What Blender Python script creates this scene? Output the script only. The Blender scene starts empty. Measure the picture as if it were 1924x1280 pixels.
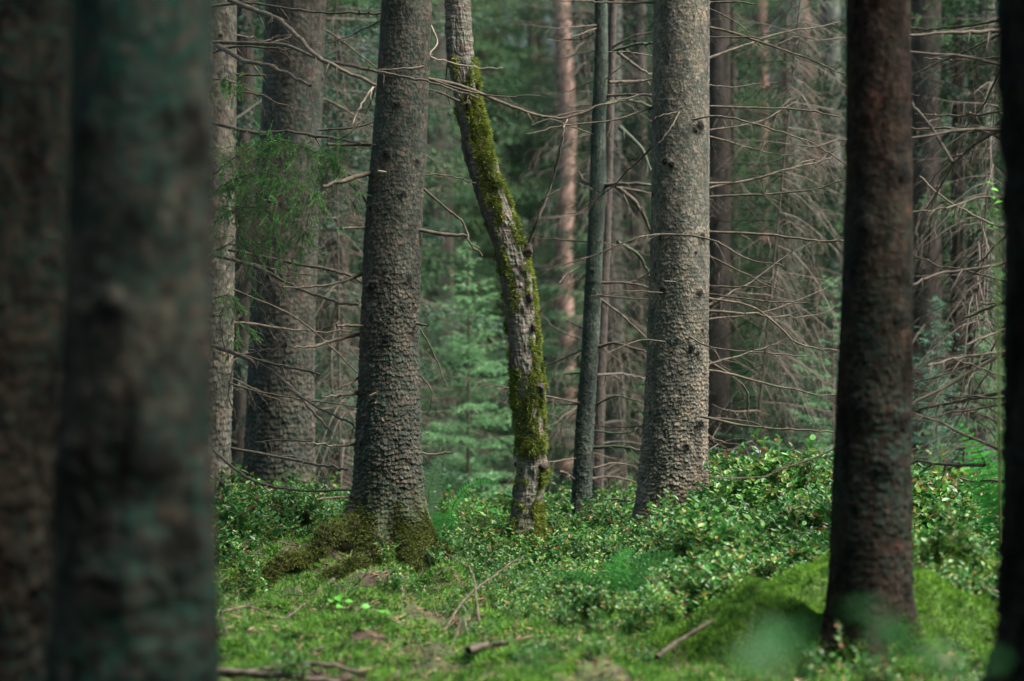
import bpy, math
import numpy as np
from math import radians as R_

# ------------------------------------------------------------------ camera, world, sun, exposure
sc = bpy.context.scene
FPX = 4543.0          # focal length in pixels of the 1924 px wide photograph (85 mm on 36 mm)
CZ = 1.45
cam_d = bpy.data.cameras.new("camera"); cam = bpy.data.objects.new("camera", cam_d)
sc.collection.objects.link(cam); sc.camera = cam
cam.location = (0, 0, CZ); cam.rotation_euler = (R_(90), 0, 0)
cam_d.lens = 85; cam_d.sensor_width = 36; cam_d.clip_end = 2000; cam_d.clip_start = 0.05
cam_d.dof.use_dof = True; cam_d.dof.focus_distance = 15.3; cam_d.dof.aperture_fstop = 1.5
cam_d.dof.aperture_blades = 0

SUN_EL, SUN_AZ = 57.0, 108.0       # azimuth from +Y clockwise towards +X
w = bpy.data.worlds.new("World"); sc.world = w; w.use_nodes = True
nt = w.node_tree; bg = nt.nodes["Background"]
sky = nt.nodes.new("ShaderNodeTexSky"); sky.sky_type = 'NISHITA'; sky.sun_disc = False
sky.sun_elevation = R_(SUN_EL); sky.sun_rotation = R_(SUN_AZ); sky.air_density = 1.0; sky.dust_density = 1.0; sky.ozone_density = 0.6
nt.links.new(sky.outputs[0], bg.inputs[0]); bg.inputs[1].default_value = 0.072
sl = bpy.data.lights.new("sun", 'SUN'); sl.energy = 4.8; sl.angle = R_(35.0); sl.color = (1.0, 0.93, 0.82)
so = bpy.data.objects.new("sun", sl); sc.collection.objects.link(so); so.location = (20, -3, 30)
so.rotation_euler = (R_(90 - SUN_EL), 0, R_(180 - SUN_AZ))
sc.view_settings.view_transform = 'Standard'; sc.view_settings.look = 'None'
sc.view_settings.exposure = 2.15; sc.view_settings.gamma = 1.0
sc.cycles.use_denoising = True
sc.cycles.max_bounces = 6; sc.cycles.diffuse_bounces = 4; sc.cycles.glossy_bounces = 2
sc.cycles.transmission_bounces = 4; sc.cycles.use_adaptive_sampling = True; sc.cycles.adaptive_threshold = 0.02
sc.cycles.caustics_reflective = False; sc.cycles.caustics_refractive = False

# ------------------------------------------------------------------ helpers
rs = np.random.RandomState(7)
def at(px, py, D):
    return np.array([(px - 962) / FPX * D, D, CZ - (py - 640) / FPX * D])
def _h(ix, iy, iz, seed):
    n = (ix.astype(np.int64) * 374761393 + iy.astype(np.int64) * 668265263 + iz.astype(np.int64) * 2147483647 + seed * 144665) & 0xffffffff
    n = ((n ^ (n >> 13)) * 1274126177) & 0xffffffff
    n = ((n ^ (n >> 16)) * 2246822519) & 0xffffffff
    return ((n ^ (n >> 15)) & 0xffffff) / float(0xffffff)
def vn(x, y, z=0, seed=0):
    x, y, z = np.broadcast_arrays(np.asarray(x, float), np.asarray(y, float), np.asarray(z, float))
    X, Y, Z = np.floor(x), np.floor(y), np.floor(z)
    fx, fy, fz = x - X, y - Y, z - Z
    s = lambda t: t * t * (3 - 2 * t)
    fx, fy, fz = s(fx), s(fy), s(fz); r = 0
    for a in (0, 1):
        for b in (0, 1):
            for c in (0, 1):
                r = r + _h(X + a, Y + b, Z + c, seed) * (fx if a else 1 - fx) * (fy if b else 1 - fy) * (fz if c else 1 - fz)
    return r
def fbm(x, y, z=0, seed=0, o=4):
    r = 0; a = 0.5; f = 1.0; t = 0
    for i in range(o):
        r = r + a * vn(np.asarray(x) * f, np.asarray(y) * f, np.asarray(z) * f, seed + i * 17); t += a; a *= .5; f *= 2.03
    return r / t
def sm(a, b, x):
    t = np.clip((x - a) / (b - a), 0, 1); return t * t * (3 - 2 * t)

class MB:
    def __init__(s): s.v = []; s.f3 = []; s.f4 = []; s.n = 0; s.m3 = []; s.m4 = []
    def add(s, v, f, mi=0):
        v = np.asarray(v, float).reshape(-1, 3); f = np.asarray(f, np.int64)
        if len(v) == 0: return
        if f.shape[1] == 3: s.f3.append(f + s.n); s.m3.append(np.full(len(f), mi))
        else: s.f4.append(f + s.n); s.m4.append(np.full(len(f), mi))
        s.v.append(v); s.n += len(v)
    def add2(s, v, f3, f4, mi=0):
        v = np.asarray(v, float).reshape(-1, 3)
        if len(f3): s.f3.append(np.asarray(f3, np.int64) + s.n); s.m3.append(np.full(len(f3), mi))
        if len(f4): s.f4.append(np.asarray(f4, np.int64) + s.n); s.m4.append(np.full(len(f4), mi))
        s.v.append(v); s.n += len(v)
    def tube(s, pts, rad, n=5, mi=0):
        p = np.asarray(pts, float); k = len(p); rad = np.broadcast_to(np.asarray(rad, float), (k,))
        t = np.gradient(p, axis=0); t /= np.linalg.norm(t, axis=1, keepdims=True) + 1e-9
        ref = np.array([0, 1., 0]) if abs(t[0][1]) < .8 else np.array([1., 0, 0])
        a = np.cross(t, ref); a /= np.linalg.norm(a, axis=1, keepdims=True) + 1e-9
        b = np.cross(t, a)
        th = np.arange(n) * 2 * np.pi / n
        v = p[:, None] + rad[:, None, None] * (np.cos(th)[None, :, None] * a[:, None] + np.sin(th)[None, :, None] * b[:, None])
        i = np.arange(k - 1)[:, None] * n; j = np.arange(n)[None]; j2 = (j + 1) % n
        f = np.stack([i + j, i + j2, i + n + j2, i + n + j], -1).reshape(-1, 4)
        s.add(v, f, mi)
    def mesh(s, name, mats, smooth=True):
        me = bpy.data.meshes.new(name)
        V = np.concatenate(s.v) if s.v else np.zeros((0, 3))
        f3 = np.concatenate(s.f3) if s.f3 else np.zeros((0, 3), int); f4 = np.concatenate(s.f4) if s.f4 else np.zeros((0, 4), int)
        me.vertices.add(len(V)); me.vertices.foreach_set('co', V.astype(np.float32).ravel())
        L = np.concatenate([f3.ravel(), f4.ravel()]); me.loops.add(len(L)); me.loops.foreach_set('vertex_index', L.astype(np.int32))
        n3, n4 = len(f3), len(f4); me.polygons.add(n3 + n4)
        st = np.concatenate([np.arange(n3) * 3, n3 * 3 + np.arange(n4) * 4]).astype(np.int32)
        me.polygons.foreach_set('loop_start', st)
        if len(mats) > 1:
            mi = np.concatenate(s.m3 + s.m4).astype(np.int32); me.polygons.foreach_set('material_index', mi)
        for m in mats: me.materials.append(m)
        me.update(calc_edges=True)
        me.polygons.foreach_set('use_smooth', np.full(n3 + n4, bool(smooth)))
        me.validate(); return me
    def build(s, name, mats, parent=None, smooth=True):
        if not isinstance(mats, (list, tuple)): mats = [mats]
        return link(name, s.mesh(name, mats, smooth), parent)
def link(name, me, parent=None):
    o = bpy.data.objects.new(name, me); sc.collection.objects.link(o)
    if parent is not None:
        o.parent = parent
        o.matrix_parent_inverse = __import__('mathutils').Matrix.Translation(-parent.location)
    return o
def root(name, loc, label, cat, group=None, kind=None):
    o = bpy.data.objects.new(name, None); sc.collection.objects.link(o); o.location = tuple(loc); o.empty_display_size = .2
    return tag(o, label, cat, group, kind)
def tag(o, label=None, cat=None, group=None, kind=None):
    if label: o['label'] = label
    if cat: o['category'] = cat
    if group: o['group'] = group
    if kind: o['kind'] = kind
    return o
def smooth_path(P, k=6):
    P = np.asarray(P, float); n = len(P)
    Q = np.vstack([2 * P[0] - P[1], P, 2 * P[-1] - P[-2]]); out = []
    for i in range(n - 1):
        p0, p1, p2, p3 = Q[i], Q[i + 1], Q[i + 2], Q[i + 3]
        for j in range(k):
            t = j / k
            out.append(.5 * ((2 * p1) + (-p0 + p2) * t + (2 * p0 - 5 * p1 + 4 * p2 - p3) * t * t + (-p0 + 3 * p1 - 3 * p2 + p3) * t ** 3))
    out.append(P[-1]); return np.array(out)

# ------------------------------------------------------------------ materials
class NM:
    def __init__(s, name):
        s.m = bpy.data.materials.new(name); s.m.use_nodes = True; s.t = s.m.node_tree
        s.b = s.t.nodes['Principled BSDF']; s.out = s.t.nodes['Material Output']
    def n(s, typ, **k):
        o = s.t.nodes.new(typ)
        for a, b in k.items(): setattr(o, a, b)
        return o
    def l(s, a, b): s.t.links.new(a, b)
    def noise(s, scale, detail=4, vec=None, rough=.6, stretch=None):
        n = s.n('ShaderNodeTexNoise'); n.inputs['Scale'].default_value = scale; n.inputs['Detail'].default_value = detail; n.inputs['Roughness'].default_value = rough
        if vec is None: vec = s.obj()
        if stretch:
            mp = s.n('ShaderNodeMapping'); mp.inputs['Scale'].default_value = stretch; s.l(vec, mp.inputs[0]); vec = mp.outputs[0]
        s.l(vec, n.inputs['Vector']); return n.outputs['Fac']
    def obj(s):
        if not hasattr(s, '_o'): s._o = s.n('ShaderNodeTexCoord').outputs['Object']
        return s._o
    def ramp(s, fac, stops, const=False):
        r = s.n('ShaderNodeValToRGB'); e = r.color_ramp.elements
        while len(e) < len(stops): e.new(0.5)
        for x, (p, c) in zip(e, stops):
            x.position = p; x.color = (*c, 1) if not np.isscalar(c) else (c, c, c, 1)
        if const: r.color_ramp.interpolation = 'CONSTANT'
        s.l(fac, r.inputs[0]); return r.outputs[0]
    def mix(s, f, a, b, mode='MIX'):
        m = s.n('ShaderNodeMix', data_type='RGBA', blend_type=mode)
        for sock, v in ((m.inputs[0], f), (m.inputs[6], a), (m.inputs[7], b)):
            if hasattr(v, 'links'): s.l(v, sock)
            elif np.isscalar(v): sock.default_value = v
            else: sock.default_value = (*v, 1)
        return m.outputs[2]
    def math(s, op, a, b=0.0, c=None):
        m = s.n('ShaderNodeMath', operation=op)
        for i, v in enumerate((a, b) if c is None else (a, b, c)):
            if hasattr(v, 'links'): s.l(v, m.inputs[i])
            else: m.inputs[i].default_value = v
        return m.outputs[0]
    def attr(s, name): return s.n('ShaderNodeAttribute', attribute_name=name).outputs['Fac']
    def island(s): return s.n('ShaderNodeNewGeometry').outputs['Random Per Island']
    def orand(s): return s.n('ShaderNodeObjectInfo').outputs['Random']
    def bump(s, h, strength, dist):
        b = s.n('ShaderNodeBump'); b.inputs['Strength'].default_value = strength; b.inputs['Distance'].default_value = dist
        s.l(h, b.inputs['Height']); s.l(b.outputs[0], s.b.inputs['Normal'])
    def col(s, c): s.l(c, s.b.inputs['Base Color'])
    def set(s, **k):
        for a, v in k.items(): s.b.inputs[a.replace('_', ' ')].default_value = v
    def translucent(s, col, amt):
        t = s.n('ShaderNodeBsdfTranslucent'); s.l(col, t.inputs[0]); mx = s.n('ShaderNodeMixShader'); mx.inputs[0].default_value = amt
        s.l(s.b.outputs[0], mx.inputs[1]); s.l(t.outputs[0], mx.inputs[2]); s.l(mx.outputs[0], s.out.inputs[0])

def bark_mat(name, dark, light, lichen, lich_amt=.5, red=0.3, rough_scale=1.0, blotch=0.35):
    M = NM(name); o = M.obj()
    cell = M.attr('cell'); fine = M.noise(55 / rough_scale, 5, rough=.7); mid = M.noise(9, 4); big = M.noise(2.2, 3, stretch=(1, 1, .45))
    base = M.ramp(M.math('ADD', M.math('MULTIPLY', cell, .55), M.math('MULTIPLY', fine, .55)), [(.18, dark), (.5, tuple(.5 * (np.array(dark) + light))), (.8, light), (.93, tuple(np.array(light) * 1.6))])
    tint = M.ramp(mid, [(.35, (.6, .66, .68)), (.5, (1, 1, 1)), (.66, (1.35, 1.27, 1.17))])
    base = M.mix(1.0, base, tint, 'MULTIPLY')
    lm = M.math('MULTIPLY', M.ramp(big, [(.5 - .25 * lich_amt, 0.), (.62, 1.)]), M.ramp(M.noise(28, 5, rough=.75), [(.42, 0.), (.58, 1.)]))
    base = M.mix(M.math('MULTIPLY', lm, min(1, .35 + lich_amt)), base, lichen)
    base = M.mix(M.math('MULTIPLY', M.ramp(M.noise(5.5, 5, stretch=(1, 1, .4), rough=.65), [(.5, 0.), (.64, 1.)]), blotch), base, tuple(np.array(dark) * .6))
    base = M.mix(M.math('MULTIPLY', M.attr('crev'), .35), base, (.02, .014, .010))
    rm = M.ramp(M.noise(6.5, 4), [(.62, 0.), (.7, 1.)])
    base = M.mix(M.math('MULTIPLY', rm, red), base, (.085, .035, .028))
    base = M.mix(M.attr('knot'), base, (.010, .010, .009))
    mm = M.math('MULTIPLY', M.attr('moss'), M.ramp(M.noise(30, 4), [(.35, .3), (.6, 1.)]))
    base = M.mix(mm, base, M.ramp(M.noise(40, 3), [(.3, (.03, .045, .008)), (.7, (.10, .15, .02))]))
    M.col(base); M.set(Roughness=.9); M.b.inputs['Specular IOR Level'].default_value = .15 if rough_scale < 2 else .03
    M.bump(M.math('ADD', M.noise(130 / rough_scale, 4, rough=.8), M.math('MULTIPLY', M.noise(40, 3), 1.2)), .9, .004 * rough_scale)
    return M.m
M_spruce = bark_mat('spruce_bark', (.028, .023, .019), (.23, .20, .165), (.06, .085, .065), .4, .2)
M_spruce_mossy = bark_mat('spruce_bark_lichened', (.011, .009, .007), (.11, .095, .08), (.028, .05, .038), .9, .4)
M_near = bark_mat('near_bark', (.002, .002, .002), (.058, .049, .041), (.014, .044, .034), .95, .05, 2.5, 1.)  # large left trunk: its shade is put into a darker bark colour
M_edge = bark_mat('edge_bark', (.002, .002, .0018), (.028, .021, .017), (.007, .022, .017), .8, .1, 2.5, 1.)  # edge trunks: shade painted in as almost black bark
M_neardark = bark_mat('near_dark_bark', (.004, .0035, .003), (.030, .022, .018), (.016, .04, .03), .35, .45, 2.5, .8)  # bark colour kept low to carry the shade on this trunk
M_pole = bark_mat('young_spruce_bark', (.010, .014, .012), (.082, .095, .08), (.03, .06, .045), .55, .15)
def far_bark(name, c1, c2):
    M = NM(name); M.col(M.ramp(M.noise(14, 5, stretch=(1, 1, .35)), [(.3, c1), (.7, c2)])); M.set(Roughness=.95)
    M.bump(M.noise(30, 3), .7, .02); return M.m
M_pine = far_bark('pine_bark', (.13, .08, .065), (.27, .175, .14))
M_pine_red = far_bark('red_pine_bark', (.09, .045, .036), (.19, .10, .08))
M_far = far_bark('far_spruce_bark', (.02, .017, .014), (.075, .06, .05))
M_far_grey = far_bark('far_grey_bark', (.04, .047, .042), (.11, .115, .10))

def birch_mat():
    M = NM('birch_bark'); o = M.obj()
    hb = M.noise(26, 5, stretch=(.35, .35, 2.6), rough=.75)
    base = M.ramp(hb, [(.32, (.02, .016, .013)), (.45, (.09, .07, .055)), (.56, (.20, .17, .14)), (.72, (.38, .34, .29))])
    pk = M.ramp(M.noise(7, 4), [(.5, 0.), (.68, 1.)]); base = M.mix(M.math('MULTIPLY', pk, .6), base, (.10, .06, .045))
    base = M.mix(M.attr('knot'), base, (.035, .022, .018))
    base = M.mix(M.math('MULTIPLY', M.ramp(M.noise(18, 4), [(.48, 0.), (.6, 1.)]), .5), base, (.10, .14, .10))
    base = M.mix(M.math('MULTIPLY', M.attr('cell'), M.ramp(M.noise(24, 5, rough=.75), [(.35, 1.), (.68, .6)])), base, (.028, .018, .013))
    base = M.mix(M.attr('moss'), base, (.04, .055, .01))
    M.col(base); M.set(Roughness=.8)
    M.bump(M.math('ADD', hb, M.math('MULTIPLY', M.noise(90, 4), .6)), 1.0, .008); return M.m
M_birch = birch_mat()

def leaf_mat(name, stops, trans=.3, rough=.5, spec=.4, obj_var=0.0, big=None, warm=(1.4, 1.3, .9)):
    M = NM(name); c = M.ramp(M.island(), stops)
    if big: c = M.mix(1.0, c, M.ramp(M.noise(big, 3), [(.3, (.42, .5, .5)), (.5, (1, 1, 1)), (.7, warm)]), 'MULTIPLY')
    if obj_var: c = M.mix(1.0, c, M.ramp(M.orand(), [(0., (1 - obj_var, 1 - obj_var * .8, 1 - obj_var * .3)), (1., (1 + obj_var, 1 + obj_var * .8, 1))]), 'MULTIPLY')
    M.col(c); M.set(Roughness=rough); M.b.inputs['Specular IOR Level'].default_value = spec
    if trans: M.translucent(c, trans)
    return M.m
M_berry = leaf_mat('bilberry_leaf', [(0, (.015, .08, .018)), (.4, (.035, .16, .03)), (.7, (.08, .25, .045)), (.88, (.22, .32, .07)), (.93, (.24, .15, .045)), (1, (.16, .06, .045))], .35, .42, .55, big=1.6)
M_moss = leaf_mat('feather_moss', [(0, (.03, .10, .018)), (.5, (.08, .22, .03)), (1, (.20, .38, .06))], .3, .75, .2, big=2.5)
M_bmoss = leaf_mat('cushion_moss', [(0, (.022, .075, .01)), (.5, (.075, .19, .02)), (1, (.19, .36, .045))], .3, .8, .2, big=4)
M_tmoss = leaf_mat('trunk_moss', [(0, (.05, .075, .012)), (.5, (.15, .20, .035)), (1, (.34, .40, .09))], .25, .8, .2, big=9)
M_needle = leaf_mat('spruce_needle', [(0, (.011, .040, .021)), (.6, (.030, .085, .040)), (1, (.10, .18, .08))], .2, .55, .3, .45)
M_needle_fresh = leaf_mat('fresh_spruce_needle', [(0, (.045, .18, .045)), (.6, (.09, .32, .065)), (1, (.18, .45, .10))], .25, .45, .4)
M_needle_young = leaf_mat('young_spruce_needle', [(0, (.05, .14, .075)), (.6, (.09, .22, .12)), (1, (.2, .36, .2))], .3, .5, .4, .3)
M_rootmoss = leaf_mat('root_moss', [(0, (.035, .035, .014)), (.5, (.08, .10, .025)), (1, (.15, .20, .045))], .2, .85, .2, big=6)
M_rootbark = far_bark('root_bark', (.03, .022, .016), (.10, .075, .05))
M_fern = leaf_mat('fern_green', [(0, (.025, .14, .03)), (1, (.07, .27, .06))], .4, .5, .4)
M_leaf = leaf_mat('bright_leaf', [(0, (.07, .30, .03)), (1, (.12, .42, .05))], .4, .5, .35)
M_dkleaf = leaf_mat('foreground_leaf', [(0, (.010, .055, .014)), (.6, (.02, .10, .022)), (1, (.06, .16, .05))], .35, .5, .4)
def simple(name, c1, c2, rough=.9, scale=20):
    M = NM(name); M.col(M.ramp(M.noise(scale, 4), [(.3, c1), (.7, c2)])); M.set(Roughness=rough); return M.m
M_twig = simple('dead_twig', (.025, .02, .014), (.125, .10, .07), scale=30)
M_twig_dark = simple('dark_twig', (.025, .02, .016), (.10, .08, .062))
M_twig_pale = simple('pale_twig', (.22, .17, .13), (.42, .35, .28))
M_twig_moss = simple('mossy_twig', (.015, .03, .016), (.045, .055, .03), scale=8)
M_brightfern = leaf_mat('bright_fern', [(0, (.05, .28, .05)), (1, (.11, .44, .09))], .45, .45, .4)
M_palefern = leaf_mat('pale_fern', [(0, (.14, .32, .13)), (1, (.32, .48, .28))], .35, .5, .4)
M_stem = simple('green_stem', (.05, .10, .02), (.10, .12, .04))
M_litter = leaf_mat('litter', [(0, (.05, .025, .015)), (.6, (.13, .07, .045)), (1, (.3, .2, .14))], 0, .9, .2)
def ground_mat():
    M = NM('forest_floor'); a = M.noise(1.1, 5); b = M.noise(14, 5, rough=.7)
    brown = M.ramp(b, [(.3, (.018, .012, .008)), (.6, (.06, .038, .024)), (.8, (.13, .09, .06))])
    moss = M.ramp(b, [(.3, (.015, .035, .006)), (.7, (.055, .095, .015))])
    M.col(M.mix(M.ramp(a, [(.42, 0.), (.52, 1.)]), brown, moss)); M.set(Roughness=.95); M.bump(b, .8, .03); return M.m
M_ground = ground_mat()

# ------------------------------------------------------------------ ground
T5 = at(735, 1090, 15.0); T8 = at(1262, 990, 16.2)
def gh(x, y, fine=True):
    x = np.asarray(x, float); y = np.asarray(y, float)
    h = .33 * np.exp(-((x - 1.75) / .75) ** 2 - ((y - 15.4) / .8) ** 2)
    h = h + .16 * np.exp(-((x - T5[0]) / .5) ** 2 - ((y - 15.1) / .6) ** 2)
    h = h + .13 * np.exp(-((x - T5[0] + .55) / .5) ** 2 - ((y - 14.75) / .28) ** 2)
    h = h + .10 * np.exp(-((x + 1.6) / .9) ** 2 - ((y - 17) / 1.2) ** 2)
    h = h - 1.5 * sm(18, 36, y) - 1.0 * sm(36, 90, y)
    near = np.exp(-((y - 13) / 9) ** 2)
    h = h + .10 * (fbm(x * .8, y * .8, 0, 3, 3) - .5) + near * .30 * (fbm(x * 2.7, y * 3.1, 0, 5, 3) - .5)
    if fine: h = h + near * .12 * (fbm(x * 7, y * 7, 0, 9, 3) - .5)
    return h
def build_ground():
    def axis(a, b, st, lo, hi):
        m = np.arange(a, b, st); out = [m]
        g = [a]; d = st
        while g[-1] > lo: d *= 1.25; g.append(g[-1] - d)
        u = [b]; d = st
        while u[-1] < hi: d *= 1.25; u.append(u[-1] + d)
        return np.concatenate([g[:0:-1], m, u])
    X = axis(-4.5, 4.5, .035, -300, 300); Y = axis(8.5, 18.5, .035, -200, 500)
    xx, yy = np.meshgrid(X, Y); zz = gh(xx, yy)
    n, m = len(X), len(Y); i = np.arange(m - 1)[:, None] * n + np.arange(n - 1)[None]
    mb = MB(); mb.add(np.stack([xx, yy, zz], -1), np.stack([i, i + 1, i + n + 1, i + n], -1).reshape(-1, 4))
    o = mb.build('ground', M_ground); tag(o, kind='structure')
build_ground()


# ------------------------------------------------------------------ trunks
def cells(u, v, per, cu, cv, seed):
    """jittered cell pattern on (u wraps at per, v); returns rand id, F1, F2, offset v of nearest"""
    nu = max(3, int(round(per / cu))); U = u / per * nu; V = v / cv
    iu, iv = np.floor(U), np.floor(V); f1 = np.full(U.shape, 9.); f2 = np.full(U.shape, 9.); rid = np.zeros(U.shape); dv = np.zeros(U.shape)
    for a in (-1, 0, 1):
        for b in (-1, 0, 1):
            cu_, cv_ = iu + a, iv + b; w_ = np.mod(cu_, nu)
            px_ = cu_ + .15 + .7 * _h(w_, cv_, w_ * 0, seed); py_ = cv_ + .15 + .7 * _h(w_, cv_, w_ * 0 + 1, seed)
            d = np.sqrt((U - px_) ** 2 + (V - py_) ** 2); r_ = _h(w_, cv_, w_ * 0 + 2, seed)
            cl = d < f1; f2 = np.where(cl, f1, np.minimum(f2, d)); rid = np.where(cl, r_, rid); dv = np.where(cl, V - py_, dv); f1 = np.where(cl, d, f1)
    return rid, f1, f2, dv
def trunk(path, D, mat, parent, top=7.5, dz=.006, nth=260, flare=.35, nroot=5, amp=1.0, cell=.03, knots=0, seed=1,
          kind='spruce', leanY=0.0, extra_knots=(), moss_base=0.0, roots=(), moss_side=0.0, lump=.04, base_z=None):
    P = np.array([[*(at(a, b, D)[[0, 2]]), c / FPX * D] for a, b, c in path]); P = P[np.argsort(P[:, 1])]
    gz = float(gh(P[0, 0], D, False)) if base_z is None else base_z
    z0 = gz - .15
    ztop = P[-1, 1]
    slope = (P[-1, 0] - P[-2, 0]) / (P[-1, 1] - P[-2, 1]); 
    if kind == 'birch': slope = -.02
    Z = np.concatenate([np.arange(z0, min(ztop + .25, top), dz), np.linspace(min(ztop + .25, top), top, 60)])
    xs = np.interp(Z, P[:, 1], P[:, 0]); up = Z > ztop; xs[up] = P[-1, 0] + slope * (Z[up] - ztop)
    dn = Z < P[0, 1]; s0 = (P[1, 0] - P[0, 0]) / (P[1, 1] - P[0, 1]); xs[dn] = P[0, 0] + s0 * .5 * (Z[dn] - P[0, 1])
    rr = np.interp(Z, P[:, 1], P[:, 2]); rr[up] = P[-1, 2] * np.clip(1 - (Z[up] - ztop) / (top * 2.2), .2, 1)
    k = max(3, int(.12 / dz)); ker = np.ones(k) / k
    if len(Z) > 4 * k and k > 1:
        pad = lambda q: np.convolve(np.concatenate([np.full(k, q[0]), q, np.full(k, q[-1])]), ker, 'same')[k:-k]
        d0 = xs[0], rr[0]; m = Z < ztop + .2
        xs2, rr2 = pad(xs), pad(rr); xs = np.where(m, xs2, xs); rr = np.where(m, rr2, rr)
    th = np.linspace(0, 2 * np.pi, nth, endpoint=False)
    TH, ZZ = np.meshgrid(th, Z); RR = rr[:, None] + 0 * TH
    hgt = np.clip(ZZ - gz, 0, None); R0 = float(np.median(rr)); per = 2 * np.pi * R0
    fl = flare * np.exp(-hgt / .16) * (.55 + .45 * np.cos(nroot * TH + seed) * np.clip(1.2 - hgt * 1.5, 0, 1)); RR = RR * (1 + fl)
    for (ang, ln, wd) in roots:
        da = np.angle(np.exp(1j * (TH - ang))); RR = RR + ln * np.exp(-(da / wd) ** 2) * np.exp(-hgt / .12)
    RR = RR * (1 + lump * (fbm(np.cos(TH) * 1.4 + 5, np.sin(TH) * 1.4, ZZ * 1.6, seed, 3) - .5) * 2)
    u = TH / (2 * np.pi) * per
    wu = u + .012 * (fbm(np.cos(TH) * 4, np.sin(TH) * 4, ZZ * 12, seed + 3, 2) - .5); wv = ZZ + .03 * (fbm(np.cos(TH) * 3, np.sin(TH) * 3, ZZ * 8, seed + 4, 2) - .5)
    rid, f1, f2, dv = cells(wu, wv, per, cell * .8, cell * 1.25, seed)
    rid2, g1, g2, dv2 = cells(wu, wv, per, cell * .45, cell * .55, seed + 9)
    rough = amp * (.3 + .85 * sm(2.6, .2, hgt)) * (.5 + .9 * fbm(np.cos(TH) * 1.5, np.sin(TH) * 1.5, ZZ * 3, seed + 6, 3))
    crev = np.zeros(TH.shape)
    nA = fbm(np.cos(TH) * 5, np.sin(TH) * 5, ZZ * 9, seed + 21, 4); nB = fbm(u * 55, ZZ * 38, 0, seed + 22, 4)
    rid3, e1, e2, dv3 = cells(wu + .01 * nB, wv + .02 * nA, per, cell * 1.7, cell * 2.1, seed + 31)
    if kind == 'spruce':
        pl = sm(0, .12 + .25 * nB, f2 - f1); crev = (1 - pl) * np.clip(rough * 1.3, 0, 1); k2 = np.maximum(sm(.42, .56, nA), .9 * sm(1.1, 2.6, hgt))
        d = rough * (.0050 * pl * (.15 + 1.1 * rid ** 1.5) * (1 - .5 * k2) - .0075 * dv * pl * (.4 + rid2) + .0055 * (rid3 - .5) * sm(0, .15, e2 - e1) + .0045 * sm(0, .3, g2 - g1) * (.2 + rid2) * (.4 + k2) + .006 * (nB - .5))
    elif kind == 'birch':
        d = .010 * (fbm(np.cos(TH) * 3, np.sin(TH) * 3, ZZ * 45, seed, 3) - .5) * amp + .012 * (fbm(np.cos(TH) * 9, np.sin(TH) * 9, ZZ * 30, seed + 12, 3) - .5) + .016 * (fbm(np.cos(TH) * 4, np.sin(TH) * 4, ZZ * 14, seed + 2, 3) - .5)
    else: d = rough * .006 * sm(0, .25, f2 - f1) + .01 * amp * (fbm(np.cos(TH) * 3, np.sin(TH) * 3, ZZ * 5, seed, 3) - .5)
    d = d + amp * .004 * (fbm(np.cos(TH) * 12, np.sin(TH) * 12, ZZ * 40, seed + 5, 2) - .5)
    d = d + rough * .010 * (fbm(np.cos(TH) * 7 , np.sin(TH) * 7, ZZ * 2.2, seed + 41, 3) - .5) * sm(1.6, .1, hgt); kn = np.zeros(TH.shape); r_ = np.random.RandomState(seed)
    K = [(r_.uniform(0, 2 * np.pi), r_.uniform(gz + .5, min(ztop, 4.5)), r_.uniform(.008, .02)) for _ in range(knots)] + [(a_, z_, s_ * 1.35) for a_, z_, s_ in extra_knots]
    for ka, kz, ks in K:
        row = np.abs(Z - kz) < ks * 6
        if not row.any(): continue
        da = np.angle(np.exp(1j * (TH[row] - ka))) * R0; q = np.sqrt((da) ** 2 + (ZZ[row] - kz) ** 2) / (ks * (.55 + .5 * vn(np.cos(TH[row]) * 9 + ka, np.sin(TH[row]) * 9, ZZ[row] * 40, seed)))
        kn[row] = np.maximum(kn[row], np.exp(-(q * .8) ** 3)); d[row] += ks * .28 * np.exp(-((q - 1.0) / .9) ** 2) + ks * .35 * np.exp(-q ** 2 * 4) * (ks < .05)
    RR = RR + d
    bend = leanY * (Z - gz)
    V = np.stack([xs[:, None] + RR * np.cos(TH), D + bend[:, None] + RR * np.sin(TH), ZZ], -1)
    n = nth; i = np.arange(len(Z) - 1)[:, None] * n; j = np.arange(n)[None]; j2 = (j + 1) % n
    f = np.stack([i + j, i + j2, i + n + j2, i + n + j], -1).reshape(-1, 4)
    mb = MB(); mb.add(V, f); o = mb.build('trunk', mat, parent)
    me = o.data
    mo = moss_base * sm(.55, .05, hgt + .35 * (fbm(np.cos(TH) * 2, np.sin(TH) * 2, ZZ * 5, seed + 8, 3) - .5)) 
    if moss_side: mo = np.maximum(mo, moss_side * sm(.45, .6, fbm(np.cos(TH) * 2, np.sin(TH) * 2, ZZ * 4, seed + 8, 4)))
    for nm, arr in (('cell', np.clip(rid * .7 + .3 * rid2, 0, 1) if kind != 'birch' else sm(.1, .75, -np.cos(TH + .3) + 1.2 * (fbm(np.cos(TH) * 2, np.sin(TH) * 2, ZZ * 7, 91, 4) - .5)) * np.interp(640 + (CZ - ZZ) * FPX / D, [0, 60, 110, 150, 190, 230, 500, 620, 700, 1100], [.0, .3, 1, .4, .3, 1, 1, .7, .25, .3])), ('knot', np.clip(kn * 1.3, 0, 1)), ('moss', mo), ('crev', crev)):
        at_ = me.attributes.new(nm, 'FLOAT', 'POINT'); at_.data.foreach_set('value', arr.astype(np.float32).ravel())
    info = dict(Z=Z, xs=xs, rr=rr, D=D, leanY=leanY, gz=gz, V=V, TH=TH, ZZ=ZZ, parent=parent)
    return info
def tree_root(name, px, py, D, label, group=None, cat='tree'):
    p = at(px, py, D); return root(name, (p[0], D, float(gh(p[0], D, False))), label, cat, group)

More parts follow.
